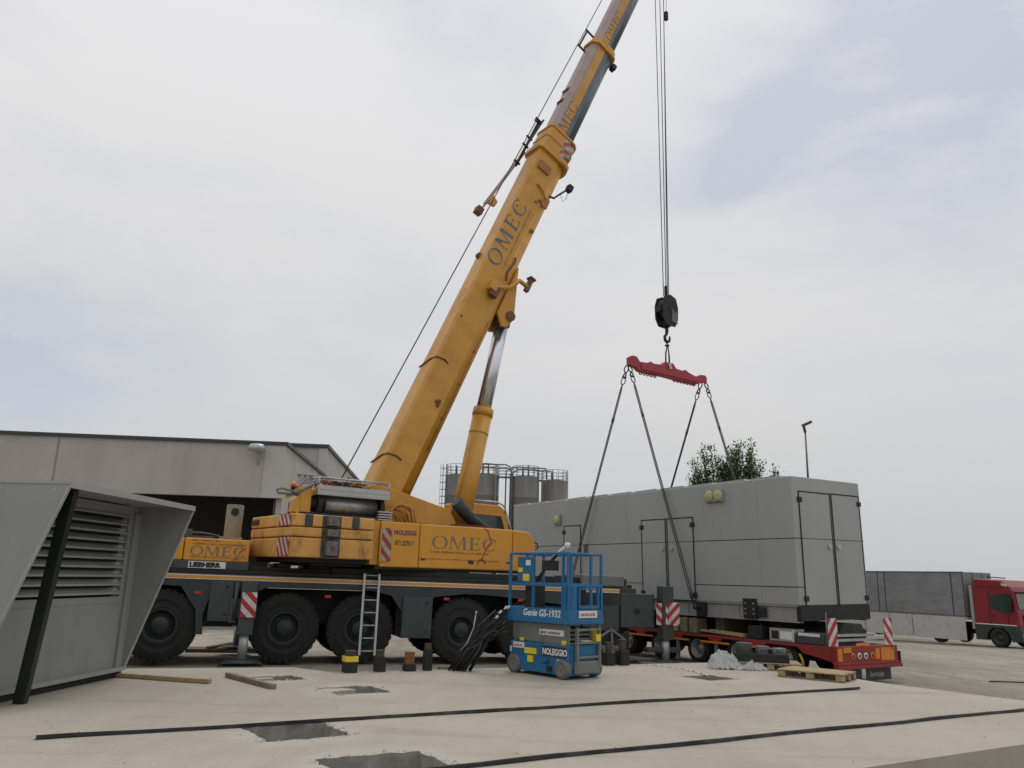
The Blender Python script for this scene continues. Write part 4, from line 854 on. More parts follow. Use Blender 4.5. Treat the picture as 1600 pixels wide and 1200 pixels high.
mb = MB(); top = [(-1.78, .16), (-1.66, .24), (-1.48, .23), (-1.33, .08), (-1.0, .10), (-.85, .17), (-.7, .12), (-.28, .16), (-.18, .28), (.2, .28), (.32, .13), (.62, .10), (.78, .16), (.92, .09), (1.3, 0), (1.5, .10), (1.72, .12), (1.82, .06)]
bot = [(1.82, -.12), (1.5, -.18), (1.35, -.26), (.3, -.26), (-.3, -.24), (-1.35, -.24), (-1.5, -.14), (-1.78, -.10)]
mb.prism(top+bot, -.09, .09, 'y'); mb.prism([(-1.3, -.18), (-1.3, .0), (1.3, -.02), (1.3, -.2)], -.13, .13, 'y'); beam = mb.build('beam', REDB, sb, bevel=.01)
mb = MB()
for x in (-1.25, -1.08, -.92, -.76, -.6, .3, .46, .62, .78, .94, 1.1, 1.25): mb.lathe([(.035, -.02), (.06, -.02), (.06, .02), (.035, .02), (.035, -.02)], (x, 0, -.28), axis='y', n=12)
mb.build('eye', REDB, sb)
mb = MB(); mb.cyl((0, -.14, .2), (0, .14, .2), .05, n=12); mb.box((-.06, -.145, .05), (.06, -.135, .18)); mb.build('shackle_pin', ALU, sb)
CS = thing('sling', 'short black wire slings looped from the crane hook to the middle of the red beam', 'sling', SBP)
mb = MB()
top_ = Vector((0, 0, 9.9-.24-8.62))
for k, (dx, dy) in enumerate(((-.11, -.06), (-.05, .05), (.06, -.05), (.13, .06))):
    v = bdir*dx+Vector((0, dy, 0)); mb.tube([(v.x, v.y, .22), (v.x*.9, v.y, .6), (v.x*.25+.01, v.y*.3, top_.z-.18), (0, 0, top_.z)], .017, 6)
mb.cyl((-.07, 0, top_.z-.14), (.07, 0, top_.z-.14), .04, n=8); mb.build('wire', BLK, CS)

# ---------------------------------------------------------------- hanging container
KC = Vector((7.145, 19.955, .864))
Av = Vector((cos(R_(123.585)), sin(R_(123.585)), 0)); Bv = Vector((cos(R_(33.585)), sin(R_(33.585)), 0))
CW_, CL_, CH_ = 2.87, 12.46, 3.5
MT = T(*KC)@RZ(33.585)@RX(-.2)@RY(-1.05)
EC = thing('equipment_container', 'long light grey equipment container hanging level on four slings above the low trailer', 'container', M=MT)
mb = MB(); mb.box((0, 0, .335), (CW_, CL_, CH_)); mb.build('body', GRY, EC, bevel=.025)
mb = MB(); # roof panels with folded lips
k = 0; y = .35
while y < CL_-.5:
    mb.prism([(y, CH_+.0), (y+.04, CH_+.05), (y+.95, CH_+.035), (y+1.0, CH_)], .04, CW_-.04, 'x'); y += 1.12
mb.build('roof_panel', GRY, EC)
mb = MB(); mb.box((-.004, .0, 1.945), (0, CL_, 1.965)); mb.box((-.004, 0, .765), (0, CL_, .785)); mb.box((0, -.004, 1.945), (CW_, 0, 1.965)); mb.box((0, -.004, .765), (CW_, 0, .785))
mb.build('seam', SEAM, EC)
mb = MB()
for y in (6.15, 1.1, 9.0): mb.box((-.003, y, .3), (0, y+.006, 3.4))
mb.build('panel_seam', GRYS, EC)
def door(y0, y1, z0, z1, hand, endface=False):
    mb = MB(); w = .03
    if not endface: M = Matrix(((0, 1, 0, 0), (1, 0, 0, 0), (0, 0, 1, 0), (0, 0, 0, 1)))
    else: M = Matrix.Identity(4)
    mb.box((y0+.02, -.012, z0+.02), (y1-.02, 0, z1-.02), M); d_ = mb.build('door', GRY, EC, bevel=.004)
    mb = MB()
    for a, b_ in (((y0, z0), (y0+w, z1)), ((y1-w, z0), (y1, z1)), ((y0, z1-w), (y1, z1)), ((y0, z0), (y1, z0+w))): mb.box((a[0], -.02, a[1]), (b_[0], -.0005, b_[1]), M)
    mb.build('gasket', SEAM, d_)
    mb = MB(); hy = y0+.16 if hand > 0 else y1-.16
    mb.cyl(M@Vector((hy, 0, 1.78)), M@Vector((hy, -.05, 1.78)), .075, n=18); mb.build('handle', ALU, d_)
    mb = MB(); hy2 = y1-.03 if hand > 0 else y0+.03
    for zz in (z1-.22, z0+.18): mb.box((hy2-.08, -.04, zz-.06), (hy2+.08, -.005, zz+.06), M)
    mb.build('hinge', SEAM, d_, bevel=.005, split=1)
    mb = MB(); mb.box((y0+.02, -.014, 1.948), (y1-.02, -.012, 1.962), M); mb.build('seam', SEAM, d_)
door(3.36, 4.38, .32, 2.64, -1) if 0 else None
door(3.36, 4.40, .32, 2.64, -1 if 0 else 1 if 0 else -1); door(4.45, 5.49, .32, 2.64, 1)
door(8.42, 9.35, .32, 2.62, 1)
door(.23, 1.52, .32, 3.14, -1, True); door(1.57, 2.80, .32, 3.15, 1, True)
def bulkhead(y0, y1, zc, n):
    mb = MB(); mb.box((-.08, y0, zc-.17), (0, y1, zc+.17)); o = mb.build('lamp_box', GRYS, EC, bevel=.01)
    mb = MB()
    for k in range(n):
        yy = y0+(y1-y0)*(k+.5)/n; mb.lathe([(.01, -.05), (.13, -.045), (.15, -.03), (.15, 0)], (-.08, yy, zc), axis='x', n=24) 
    mb.build('lamp_lens', LAMPY, o)
bulkhead(2.18, 2.82, 3.16, 2); bulkhead(9.48, 9.85, 2.83, 1)
mb = MB(); mb.box((-.05, 8.08, 1.62), (0, 8.22, 1.98)); mb.build('vent_cover', mat('dull_brown', (.12, .10, .085), .6), EC, bevel=.01)
# skid frame
mb = MB()
for x0, x1 in ((.02, .14), (CW_-.14, CW_-.02)):
    mb.box((x0+.03, .1, -.05), (x1-.03, CL_-.1, .32))
    for z0 in (-.07, .305): mb.box((x0-.02, .05, z0), (x1+.04, CL_-.05, z0+.03))
    for y in (1.9, 3.7, 5.6, 7.5, 9.6, 11.4): mb.box((x0+.0, y, -.04), (x0+.03, y+.02, .305))
for y in (2.2, 4.6, 7, 9.5, 12.0): mb.box((.16, y, .03), (CW_-.16, y+.12, .26))
mb.build('skid_frame', GRYS, EC)
mb = MB(); mb.box((.0, -.03, -.03), (CW_-.02, .1, .33)); mb.build('end_beam', BLK, EC, bevel=.008)
mb = MB(); mb.box((-.05, 1.28, -.04), (.0, 1.70, .46)); mb.box((-.02, 1.0, .02), (.01, 1.28, .26))
for a in (1.36, 1.62):
    for z in (.08, .2, .34): mb.cyl((-.05, a, z), (-.07, a, z), .02, n=8, m=1)
mb.build('bolted_bracket', [BLK, ALU], EC)
mb = MB()
for y in (3.15, 8.88):
    for x, sg in ((-.0, -1), (CW_, 1)):
        mb.box((x-.10, y-.14, -.06), (x+.10, y+.14, .32)); mb.cyl((x+sg*.06, y, .17), (x+sg*.34, y, .17), .05, n=14)
mb.build('lifting_lug', BLK, EC, bevel=.01, split=1)
# slings from beam ends to lugs
def lug(xl, yl, zl=.17): return MT @ Vector((xl, yl, zl))
ends = {'n': SBP+bdir*-1.76, 'f': SBP+bdir*1.74}
for key, off, (xl, yl), lab in (('n', -.06, (-.30, 8.88), 'wire sling from the near beam end to the left lug, passing behind the scissor lift'),
                                ('n', .03, (-.30, 3.15), 'wire sling from the near beam end crossing the double side door of the container'),
                                ('f', -.12, (CW_+.12, 8.88), 'wire sling from the far beam end slanting left behind the container roof'),
                                ('f', .10, (CW_+.12, 3.15), 'wire sling from the far beam end slanting right in front of the tree')):
    P0 = ends[key]+bdir*off+Vector((0, 0, -.12)); P1 = lug(xl, yl); D = (P1-P0); L_ = D.length; D.normalize()
    sg = thing('sling', lab, 'sling', P0, 0, 'long slings between the red beam and the container')
    sd_ = D.cross(Vector((0, 0, 1))).normalized()*.028
    mb = MB(); a0 = D*.62
    for q in (-1, 1): mb.tube([a0, a0+D*.25+sd_*q, D*(L_*.5)+sd_*q, D*(L_-.5)+sd_*q*1.4, D*(L_-.02)], .019, 6)
    mb.tube([D*(L_*.22), D*(L_*.24)], .045, 8); mb.tube([D*(L_-.55), D*(L_-.25)], .05, 8)
    mb.build('wire', ROPE, sg)
    mb = MB()
    def ring(c, r, rr_, ax):
        pts = [c+Vector((cos(t)*r*ax.x, cos(t)*r*ax.y, 0))+D*(sin(t)*r*1.35) for t in [2*pi*i/14 for i in range(15)]]; mb.tube(pts, rr_, 6, caps=False)
    ring(D*.12, .085, .022, bdir); ring(D*.34, .06, .024, Vector((bdir.y, -bdir.x, 0))); ring(D*.53, .085, .018, bdir)
    mb.cyl(D*.40-bdir*.09, D*.40+bdir*.09, .025, n=8); mb.build('shackle', mat('shackle_steel', (.05, .05, .05), .5, .4), sg)

# ================================================================== LOW TRAILER
TZ = -.47
TK = KC-Av*.98-Bv*.05
LT = thing('lowboy_trailer', 'dirty red low-bed trailer under the hanging container, with a red and orange rear bumper', 'trailer', (TK.x, TK.y, TZ), R_(33.585))
# local x across (0..2.5), y forward (away), z up
X0, X1 = 0., 2.35
mb = MB()
for x0, x1 in ((X0, X0+.08), (X1-.08, X1)):
    pts = [(.1, .42), (.1, .78), (14.2, .78), (14.2, .62)]
    ys_ = [.78+.9-.15, 3.0-.05, 4.35, 5.7, 7.1]
    low = []
    for yc in (1.55, 2.98, 4.40, 5.85, 7.25): low += [(yc-.62, .58), (yc-.45, .72), (yc+.45, .72), (yc+.62, .58)]
    poly = [(.1, .78), (.1, .45)]+[(a, b_) for a, b_ in low if True]+[(8.2, .58), (14.2, .58), (14.2, .78)]
    mb.prism(poly, x0, x1, 'x')
mb.build('side_frame', TRED, LT, bevel=.008)
mb = MB(); mb.box((X0+.08, .1, .70), (X1-.08, 14.2, .80)); mb.box((.8, .2, .35), (1.55, 14.2, .7)); mb.build('deck', mat('deck_brown', (.06, .05, .035), .85, var=.3, scale=6), LT)
mb = MB()
for yc in (2.26, 3.69, 5.12, 6.55): mb.box((X0-.006, yc-.5, .585), (X0, yc+.5, .635))
mb.box((X0-.006, 8.0, .585), (X0, 12.5, .635)); mb.build('reflective_tape', ORG, LT, split=1)
mb = MB(); mb.prism([(14.2, .6), (14.2, .8), (15.5, 1.4), (17.8, 1.4), (17.8, 1.1), (15.4, 1.05)], .4, 1.95, 'x'); mb.build('gooseneck', TRED, LT)
wt = None
for yc in (1.55, 2.98, 4.40, 5.85, 7.25):
    for side in (0, 1):
        M = T(X0+.34 if side == 0 else X1-.34, yc, .40)@(RZ(-90) if side == 0 else RZ(90))
        if wt is None:
            wt = bpy.data.objects.new('wheel', None); COL.objects.link(wt); wt.parent = LT; wt.matrix_local = M
            mb = MB(); mb.lathe(tyre_prof(.40, .5, .24), axis='y', n=36); mb.build('tyre', RUB, wt)
            mb = MB(); mb.lathe([(.25, -.24), (.235, -.25), (.22, -.2), (.19, -.10), (.13, -.08), (.10, -.16), (.01, -.17)], axis='y', n=30)
            for i in range(8): t = 2*pi*i/8; mb.cyl((cos(t)*.155, -.09, sin(t)*.155), (cos(t)*.155, -.13, sin(t)*.155), .014, n=6)
            mb.build('rim', mat('trailer_rim', (.28, .28, .27), .45, .4, var=.3, scale=12), wt)
        else:
            c = copy_tree(wt, LT); c.matrix_local = M
mb = MB(); 
for yc in (3.7, 5.1): mb.box((X0+.02, yc-.05, .05), (X0+.1, yc+.02, .6))
mb.build('mudflap_bracket', LGR, LT, split=1)
mb = MB(); mb.box((-.05, -.02, .42), (X1+.04, .12, .80), m=0); mb.box((-.1, -.08, .30), (X1+.14, .06, .38), m=0); mb.box((X1+.06, -.06, .38), (X1+.11, 0, .66), m=1); mb.box((-.1, -.05, .385), (X1+.1, .05, .44), m=0); rb = mb.build('rear_bumper', [TRED, BLK], LT, bevel=.01)
mb = MB()
for a, b_, z0, z1 in ((-.03, .14, .48, .76), (.2, .5, .66, .78), (.7, 1.25, .81, .87), (1.45, 1.62, .5, .74), (1.68, 2.22, .46, .76)): mb.box((a, -.03, z0), (b_, -.021, z1))
mb.build('tail_light', ORG, rb, split=1)
mb = MB()
for k, x in enumerate((.55, .80, 1.05, 1.32)): mb.lathe([(.045, -.035), (.075, -.035), (.075, -.02), (.045, -.02)], (x, 0, .58), axis='y', n=16, m=(1 if k in (1, 2) else 0))
mb.build('ring_marker', [ORG, WHT], rb, split=1)
for x in (.02, 1.22):
    mb = MB(); mb.box((x, .10, -.0), (x+1.02, .115, .42)); mf = mb.build('mudflap', DGR, LT)
    if x > 1: text('lettering', 'bertoja', .17, mat('grey_print', (.33, .33, .33), .6), mf, T(x+.15, .098, .09)@FACE, sx=1.15, bold=.004)
mb = MB(); mb.tube([(X0+.1, 1.0, .22), (X0+.1, 1.03, .42), (X0+.1, 1.1, .55)], .035, 6); mb.tube([(X0+.1, 2.26, .3), (X0+.1, 2.24, .45), (X0+.1, 2.17, .55)], .03, 6); mb.build('mudguard', mat('dull_yellow', (.42, .36, .04), .6, var=.15), LT, split=1)
WT1 = stripe_mat('marker_stripes_a', -1, .9, 3.3); WT2 = stripe_mat('marker_stripes_b', 1, .9, 3.3)
for x, m_ in ((-.36, WT1), (X1-.50, WT2)):
    mb = MB(); mb.box((x, -.05, .82), (x+.34, -.035, 1.44)); o = mb.build('marker_board', m_, LT)
    mb = MB(); mb.cyl((x+(-.03 if x < 1 else .30), -.03, .7), (x+(-.03 if x < 1 else .30), -.03, 1.56), .016, n=6); mb.build('post', SILD, o)
mb = MB()
for k, (z, y) in enumerate(((.92, .2), (1.02, .3), (.90, .45), (1.0, .6))): mb.bar((.2, y, z), (1.9, y, z), .09, .05)
mb.build('loading_ramp_bar', ALU, LT, split=1)
# timber cribbing and bits lying on the deck
def onT(x, y, z): return T(TK.x, TK.y, TZ)@RZ(33.585)@T(x, y, z)
labs = ['square timber block under the container skid, leftmost, beside the striped jack sign', 'pale split timber block under the container skid, second from the striped jack sign', 'brown timber block under the container skid, third from the striped jack sign', 'dark timber block under the container, just left of the wire sling lug']
for k, (y, w, m_) in enumerate(((5.55, .32, WOODD), (5.1, .34, WOOD), (4.72, .28, WOODD), (4.35, .30, WOODD))):
    mb = MB(); mb.box((.02, 0, 0), (.45, w*.48, .40)); mb.box((.05, w*.5, 0), (.4, w, .38)); o = mb.build('timber_block', m_, None, onT(0, y, .802), bevel=.01); tag(o, labs[k], 'timber block', 'timber blocks under the container')
for k, (y, w, lab) in enumerate(((2.0, .25, 'dark filler beam added across the trailer deck, nearest the rear'), (3.75, .3, 'dark filler beam added across the trailer deck, just behind the pale plank'), (6.6, .3, 'dark filler beam added across the trailer deck, hidden beyond the striped jack sign'))):  # dark beams added to fill the bright gap under the container
    mb = MB(); mb.box((.45, 0, 0), (2.2, w, .42)); o = mb.build('filler_beam', WOODD if k == 1 else BLK, None, onT(0, y, .802), bevel=.01); tag(o, lab, 'beam', 'dark filler beams added under the container')
mb = MB(); r_ = random.Random(2)
for k in range(5): mb.tube([(1.72+.07*k, .6+1.9*q, .12+.10*(k % 3)+.03*r_.random()) for q in range(5)], .13, 9)
o = mb.build('filler_roll', mat('dark_olive_filler', (.03, .034, .024), .7, var=.4, scale=6, bump=.5), None, onT(0, 0, .80)); tag(o, 'dark olive filler roll added along the far deck side to darken the gap', 'tarpaulin')  # dark roll added to block the bright ground seen through the gap
mb = MB(); mb.box((0, 0, 0), (.22, 1.5, .05)); mb.box((.03, .02, .05), (.2, 1.2, .08)); o = mb.build('plank', WOOD, None, onT(.05, 2.75, .81)@RX(2.0), bevel=.004); tag(o, 'pale plank lying on the trailer deck under the container', 'plank')
mb = MB(); mb.box((0, 0, 0), (.4, .72, .30), m=0); mb.box((-.005, .05, .05), (0, .40, .24), m=1); mb.box((-.005, .45, .05), (0, .66, .24), m=2); mb.box((-.01, 0, 0), (.0, .03, .3), m=1); o = mb.build('metal_crate', [ALU, WHT, BLK], None, onT(.05, 1.2, .804)); tag(o, 'white framed metal crate on the rear of the trailer deck', 'crate')
mb = MB(); mb.box((0, 0, 0), (.5, .7, .25)); mb.box((-.01, .05, .17), (0, .65, .24), m=1); o = mb.build('metal_crate', [DGR2, WHT], None, onT(.05, .42, .804), bevel=.01); tag(o, 'dark low box with a pale lid edge at the rear end of the trailer deck', 'crate')
mb = MB(); mb.box((0, 0, 0), (.5, .45, .32)); mb.tube([(.1, .1, .32), (.2, .2, .42), (.3, .3, .33)], .03, 6); o = mb.build('toolbag', BLK, None, onT(.05, 3.0-.85, .804)@T(0, 0, 0), bevel=.05); tag(o, 'dark lumpy bundle on the trailer deck beside the bolted bracket', 'bundle')

# ================================================================== RED TRUCK with tarpaulin trailer
tz = -1.286; TD = R_(-64)
RT = thing('truck', 'red lorry cab coupled to a long grey tarpaulin trailer, parked far right', 'truck', (28.3, 44.4, tz), TD)
# local: x forward (towards camera-right), y to its left(away... ), near side is y=-1.25
cab_ = MB(); cab_.prism([(-2.3, 1.15), (-2.3, 3.35), (-2.15, 3.62), (-.7, 3.55), (-.15, 3.2), (.02, 2.9), (.12, 1.9), (.15, 1.15)], -1.22, 1.22, 'y'); tcab = cab_.build('cab', TRK, RT, bevel=.06)
mb = MB(); mb.prism([(-1.35, 2.05), (-1.35, 2.75), (-.55, 2.85), (-.12, 2.8), (-.05, 1.95), (-.5, 1.75)], -1.232, -1.222, 'y'); mb.build('side_window', GLS, tcab)
mb = MB(); mb.add([(.06, -1.1, 2.85), (.06, 1.1, 2.85), (.15, 1.1, 2.05), (.15, -1.1, 2.05)], [(0, 1, 2, 3)]); mb.prism([(-.4, 2.9), (.12, 2.88), (.16, 2.95), (-.3, 3.02)], -1.15, 1.15, 'y', m=1); mb.build('windscreen', [mat('windscreen_grey', (.12, .125, .12), .1, spec=.8), BLK], tcab)
mb = MB(); mb.prism([(-2.35, .35), (-2.35, 1.18), (.2, 1.18), (.28, .35), (-.35, .35), (-.45, .75), (-.75, 1.02), (-1.35, 1.02), (-1.65, .75), (-1.75, .35)], -1.23, 1.23, 'y'); mb.box((-2.3, -1.24, 1.17), (-.0, -1.2, 1.22), m=1); mb.build('lower_body', [DGR, WHT], RT, bevel=.03)
mb = MB(); mb.box((-.3, -1.42, 1.9), (-.1, -1.28, 2.6)); mb.bar((-.2, -1.22, 2.6), (-.2, -1.35, 2.6), .04); mb.build('mirror', BLK, tcab, bevel=.02)
mb = MB(); mb.tube([(-1.6, -.8, 3.62), (-1.6, -.8, 3.78), (-1.55, -.8, 3.72), (-.6, -.8, 3.66)], .03, 6); mb.build('roof_bar', BLK, tcab)
mb = MB(); mb.prism([(-.62, 3.28), (-.3, 3.2), (-.32, 3.32), (-.6, 3.4)], -1.235, -1.15, 'y'); mb.build('roof_sign', mat('pale_sign', (.5, .45, .43), .4), tcab)
mb = MB(); mb.box((.24, -.9, .78), (.27, -.45, .92)); mb.build('number_plate', WHT, RT)
mb = MB(); mb.box((.12, -.8, 1.25), (.17, .8, 1.75)); 
for z in (1.3, 1.42, 1.54, 1.66): mb.box((.165, -.78, z), (.185, .78, z+.05))
mb.build('grille', BLK, tcab)
for y in (-1.15, .75):
    mb = MB(); mb.box((.2, y, .55), (.29, y+.4, .75)); mb.build('headlight', mat('lamp_glass', (.5, .5, .5), .15), RT, bevel=.02)
mb = MB(); mb.box((-1.42, -1.236, 1.2), (-1.40, -1.224, 2.95)); mb.box((-.42, -1.236, 1.2), (-.40, -1.224, 2.0)); mb.box((-1.3, -1.25, 1.62), (-1.12, -1.225, 1.68)); mb.build('door_gap', SEAM, tcab, split=1)
mb = MB(); mb.box((-2.1, -1.24, 3.15), (-.5, -1.22, 3.18)); mb.build('trim', BLK, tcab)
mb = MB(); mb.box((-2.5, -1.22, .9), (-2.32, 1.2, 3.25)); mb.build('wind_deflector', mat('dusty_pale', (.30, .28, .25), .6), RT)
TW = []
def twheel(x, y):
    M = T(x, y, .5) if y < 0 else T(x, y, .5)@RZ(180)
    if TW:
        c = copy_tree(TW[0], RT); c.matrix_local = M
    else:
        w = bpy.data.objects.new('wheel', None); COL.objects.link(w); w.parent = RT; w.matrix_local = M; TW.append(w)
        mb = MB(); mb.lathe(tyre_prof(.51, .33, .29), axis='y', n=32); mb.build('tyre', RUB, w)
        mb = MB(); mb.lathe([(.3, -.15), (.27, -.12), (.22, -.02), (.13, -.06), (.1, -.12), (.01, -.13)], axis='y', n=24); mb.build('rim', RIM, w)
for x in (-1.05, -4.6, -10.6, -11.9, -13.2):
    for y in (-1.05, 1.05): twheel(x, y)
mb = MB(); mb.box((-5.6, -.45, .6), (-2.3, .45, 1.0)); mb.box((-16.3, -.5, .95), (-3.0, .5, 1.2)); mb.build('chassis', BLK, RT)
mb = MB(); mb.box((-16.4, -1.27, 1.55), (-2.75, 1.27, 3.98)); tb = mb.build('tarpaulin', TARP, RT, bevel=.03)
mb = MB()
for x in (-2.78, -3.5, -8.0, -8.5, -12, -16.3): mb.box((x-.03, -1.285, 1.56), (x+.03, -1.268, 3.96))
for y in (-.45, .45): mb.box((-2.748, y-.02, 2.0), (-2.735, y+.02, 3.95))
mb.box((-16.4, -1.29, 3.93), (-2.74, -1.265, 3.99)); mb.build('frame_post', DGR2, tb)
mb = MB()
x = -16.4
while x < -3: mb.box((x, -1.295, .22), (min(x+3.35, -2.76), -1.255, 1.50)); x += 3.4
mb.build('dropside', SIDEB, RT, bevel=.01)
mb = MB(); mb.box((-16.4, -1.25, 1.35), (-2.76, 1.25, 1.5)); mb.box((-16.4, -1.31, 1.5), (-2.76, -1.24, 1.55), m=1); mb.build('load_bed', [SIDEB, WOODD], RT)
mb = MB(); mb.bar((-9, -1.2, .32), (-3, -1.2, .30), .06); mb.box((-7.5, -1.2, .3), (-6.4, -.7, .95)); mb.build('side_guard', SIDEB, RT, split=1)

# ================================================================== LOUVRED ENCLOSURE on the left
# local: x outward from louvre wall, y along the wall (0 = far corner, negative = towards camera)
EN = thing('louvred_enclosure', 'grey steel enclosure with louvred end wall and slanted weather hood at the left edge', 'equipment enclosure', (-6.03, 13.2, 0), R_(-4.3))
Wd = 3.47; Hh = 2.63
mb = MB(); mb.box((-6.0, -Wd+.04, .12), (-.15, 0, Hh-.02)); mb.build('body', GRYE, EN, bevel=.01)
mb = MB(); mb.box((-6, -Wd, 0), (.02, .02, .10)); mb.build('base_frame', BLK, EN)
mb = MB(); mb.box((-.03, -Wd+.05, .12), (0, 0, 1.22)); mb.box((-.03, -Wd+.05, 2.48), (0, 0, Hh-.02)); mb.box((-.03, -.32, 1.22), (0, 0, 2.48)); mb.box((-.03, -Wd+.05, 1.22), (0, -Wd+.5, 2.48)); mb.box((0, -Wd+.5, 1.115), (.01, -.28, 1.125)); mb.build('end_wall', GRYE, EN)
mb = MB(); z = 1.27
while z < 2.44:
    mb.prism([(-.09, z+.070), (-.08, z+.082), (.045, z+.016), (.050, z-.012), (.040, z-.012), (.036, z+.004)], -Wd+.5, -.32, 'y')
    z += .130
mb.build('louvre', GRYE, EN)
mb = MB(); mb.box((-.14, -Wd+.5, 1.2), (-.12, -.32, 2.5)); mb.build('louvre_backing', BLK, EN)
# hood: sloping cheeks and a top sheet
for y0, y1 in ((-.03, 0), (-Wd, -Wd+.03)):
    mb = MB(); mb.prism([(0, .10), (.06, .10), (.89, Hh-.05), (.89, Hh), (0, Hh)] if y0 > -1 else [(-.9, .10), (.06, .10), (.96, Hh-.05), (.96, Hh), (-.9, Hh)], y0, y1, 'y'); ck = mb.build('hood_cheek', GRYE, EN)
    mb = MB(); mb.bar((.07, (y0+y1)/2, .12), (.90 if y0 > -1 else .97, (y0+y1)/2, Hh-.02), .045, .02, upv=(1, 0, 0)); mb.build('edge_trim', mat('pale_trim', (.33, .34, .33), .4), ck)
mb = MB(); mb.prism([(-6.0, -Wd-.01), (.98, -Wd-.01), (.91, .01), (-6.0, .01)], Hh, Hh+.035, 'z'); mb.prism([(-.02, Hh+.035), (-1.2, Hh+.035), (-1.2, Hh+.09), (-.95, Hh+.10)], -Wd+.3, -.1, 'y'); mb.bar((.975, -Wd, Hh-.01), (.905, 0, Hh-.01), .02, .07); mb.build('hood_roof', mat('pale_enclosure_roof', (.30, .31, .30), .45, var=.05), EN)
mb = MB(); mb.box((-.0, -Wd, .10), (.10, 0, .16)); mb.build('sill', mat('pale_enclosure_roof', (.3, .31, .3)), EN)
mb = MB(); mb.box((.0, -.20, .14), (.05, -.03, Hh-.12)); mb.build('post_flange', GRYE, EN, bevel=.008)
mb = MB(); mb.box((-.905, -Wd-.004, .12), (-.885, -Wd, Hh)); mb.build('panel_seam', DGR2, EN)
mb = MB()
for x in (-.85, -.5, .1, .45, .8): mb.cyl((x, -Wd-.006, Hh-.06), (x, -Wd, Hh-.06), .012, n=8)
mb.build('rivet', ALU, EN, split=1)
p0 = Vector((-5.95, 10.47, 0)); p1 = Vector((-5.46, 9.98, 2.60))
mb = MB(); mb.bar(p0-p0, p1-p0, .145, .10, upv=(0, 1, 0)); o = mb.build('steel_post', GREENBLK, None, T(*p0), bevel=.008); tag(o, 'black square steel post leaning up under the hood of the louvred enclosure', 'post')

# ================================================================== SCISSOR LIFT
SLB = thing('scissor_lift', 'small blue scissor lift with a folded platform standing on the slab before the crane', 'scissor lift', (1.08, 14.30, 0), R_(132.7))
# local x along length (away left), y: near-left side is y=0 ... width goes to -y  => w = (a.y,-a.x)
L_, Wl = 1.48, .88
def bxx(mb, x0, x1, w0, w1, z0, z1, m=None): return mb.box((x0, -w1, z0), (x1, -w0, z1), m=m)
mb = MB(); bxx(mb, .0, L_, .10, .80, .10, .56); bxx(mb, .02, L_-.02, .02, .12, .22, .55); bxx(mb, .02, L_-.02, .76, .86, .22, .55); bxx(mb, .0, .05, .08, .82, .06, .2); bxx(mb, .25, 1.2, .02, .1, .06, .24); ch_ = mb.build('chassis', LBL, SLB, bevel=.012)
for x in (.14, 1.34):
    for w in (.045, .835):
        wl = bpy.data.objects.new('wheel', None); COL.objects.link(wl); wl.parent = SLB; wl.matrix_local = T(x, -w, .165)@(RZ(180) if w < .5 else RZ(0))
        mb = MB(); mb.lathe([(.10, -.06), (.15, -.065), (.163, -.05), (.163, .05), (.15, .06), (.1, .06)], axis='y', n=36); mb.build('tyre', TYG, wl)
        mb = MB(); mb.lathe([(.105, -.055), (.09, -.045), (.05, -.05), (.01, -.055)], axis='y', n=24); mb.lathe([(.105, .055), (.01, .05)], axis='y', n=24); mb.build('rim', LGR, wl)
mb = MB()
for k in range(4):
    z0 = .58+.075*k; sg = 1 if k % 2 else -1
    for w in (.10, .66): mb.bar((.05, -w-.02*(k % 2), z0+.02*sg), (L_-.08, -w-.02*(k % 2), z0-.02*sg+.01), .04, .06)
    for x in (.08, .7, 1.36): mb.cyl((x, -.06, z0), (x, -.76, z0), .025, n=8)
mb.prism([(.02, .56), (.02, .90), (L_-.03, .90), (L_-.03, .60)], -.085, -.075, 'y'); mb.build('scissor_arm', LGR, SLB, bevel=.005)
mb = MB()   # ladder end
for w in (.20, .78): mb.bar((-.04, -w, .18), (-.04, -w, .86), .05, .06)
for z in (.36, .60, .82): mb.bar((-.04, -.2, z), (-.04, -.78, z), .04, .04)
mb.bar((-.02, -.78, .86), (.02, -.86, .92), .05); mb.build('step', LGR, SLB, bevel=.006)
mb = MB(); bxx(mb, -.06, .02, .16, .80, .08, .30); mb.build('end_cover', LGR, SLB, bevel=.03)
mb = MB(); bxx(mb, .02, .12, .7, .8, .62, .8, m=0); bxx(mb, -.08, -.065, .66, .78, .62, .74, m=0); mb.build('warning_sticker', YST, SLB, split=1)
# platform
ZB, ZM, ZT = .92, 1.57, 2.12
mb = MB(); bxx(mb, -.03, L_+.03, -.02, Wl+.02, ZB, ZB+.05); pf = mb.build('platform_floor', LBL, SLB, bevel=.008)
mb = MB(); bxx(mb, -.03, L_+.03, -.02, .0, ZB, ZB+.24); bxx(mb, -.03, L_+.03, Wl, Wl+.02, ZB, ZB+.24); bxx(mb, -.03, -.01, 0, Wl, ZB, ZB+.24); bxx(mb, L_+.01, L_+.03, 0, Wl, ZB, ZB+.24); bxx(mb, -.04, L_+.04, -.03, .01, ZB-.01, ZB+.08); bxx(mb, -.04, -.02, -.03, Wl+.03, ZB-.01, ZB+.08); tb_ = mb.build('toeboard', LBL, SLB, bevel=.006)
mb = MB()
def rail(p, q, r=.022): mb.cyl(p, q, r, n=10)
for z in (ZM, ZT):
    w_ = .026 if z == ZT else .024
    rail((0, 0, z), (L_, 0, z)); rail((0, -Wl, z), (L_, -Wl, z)); rail((0, 0, z), (0, -Wl, z)); rail((L_, 0, z), (L_, -Wl, z))
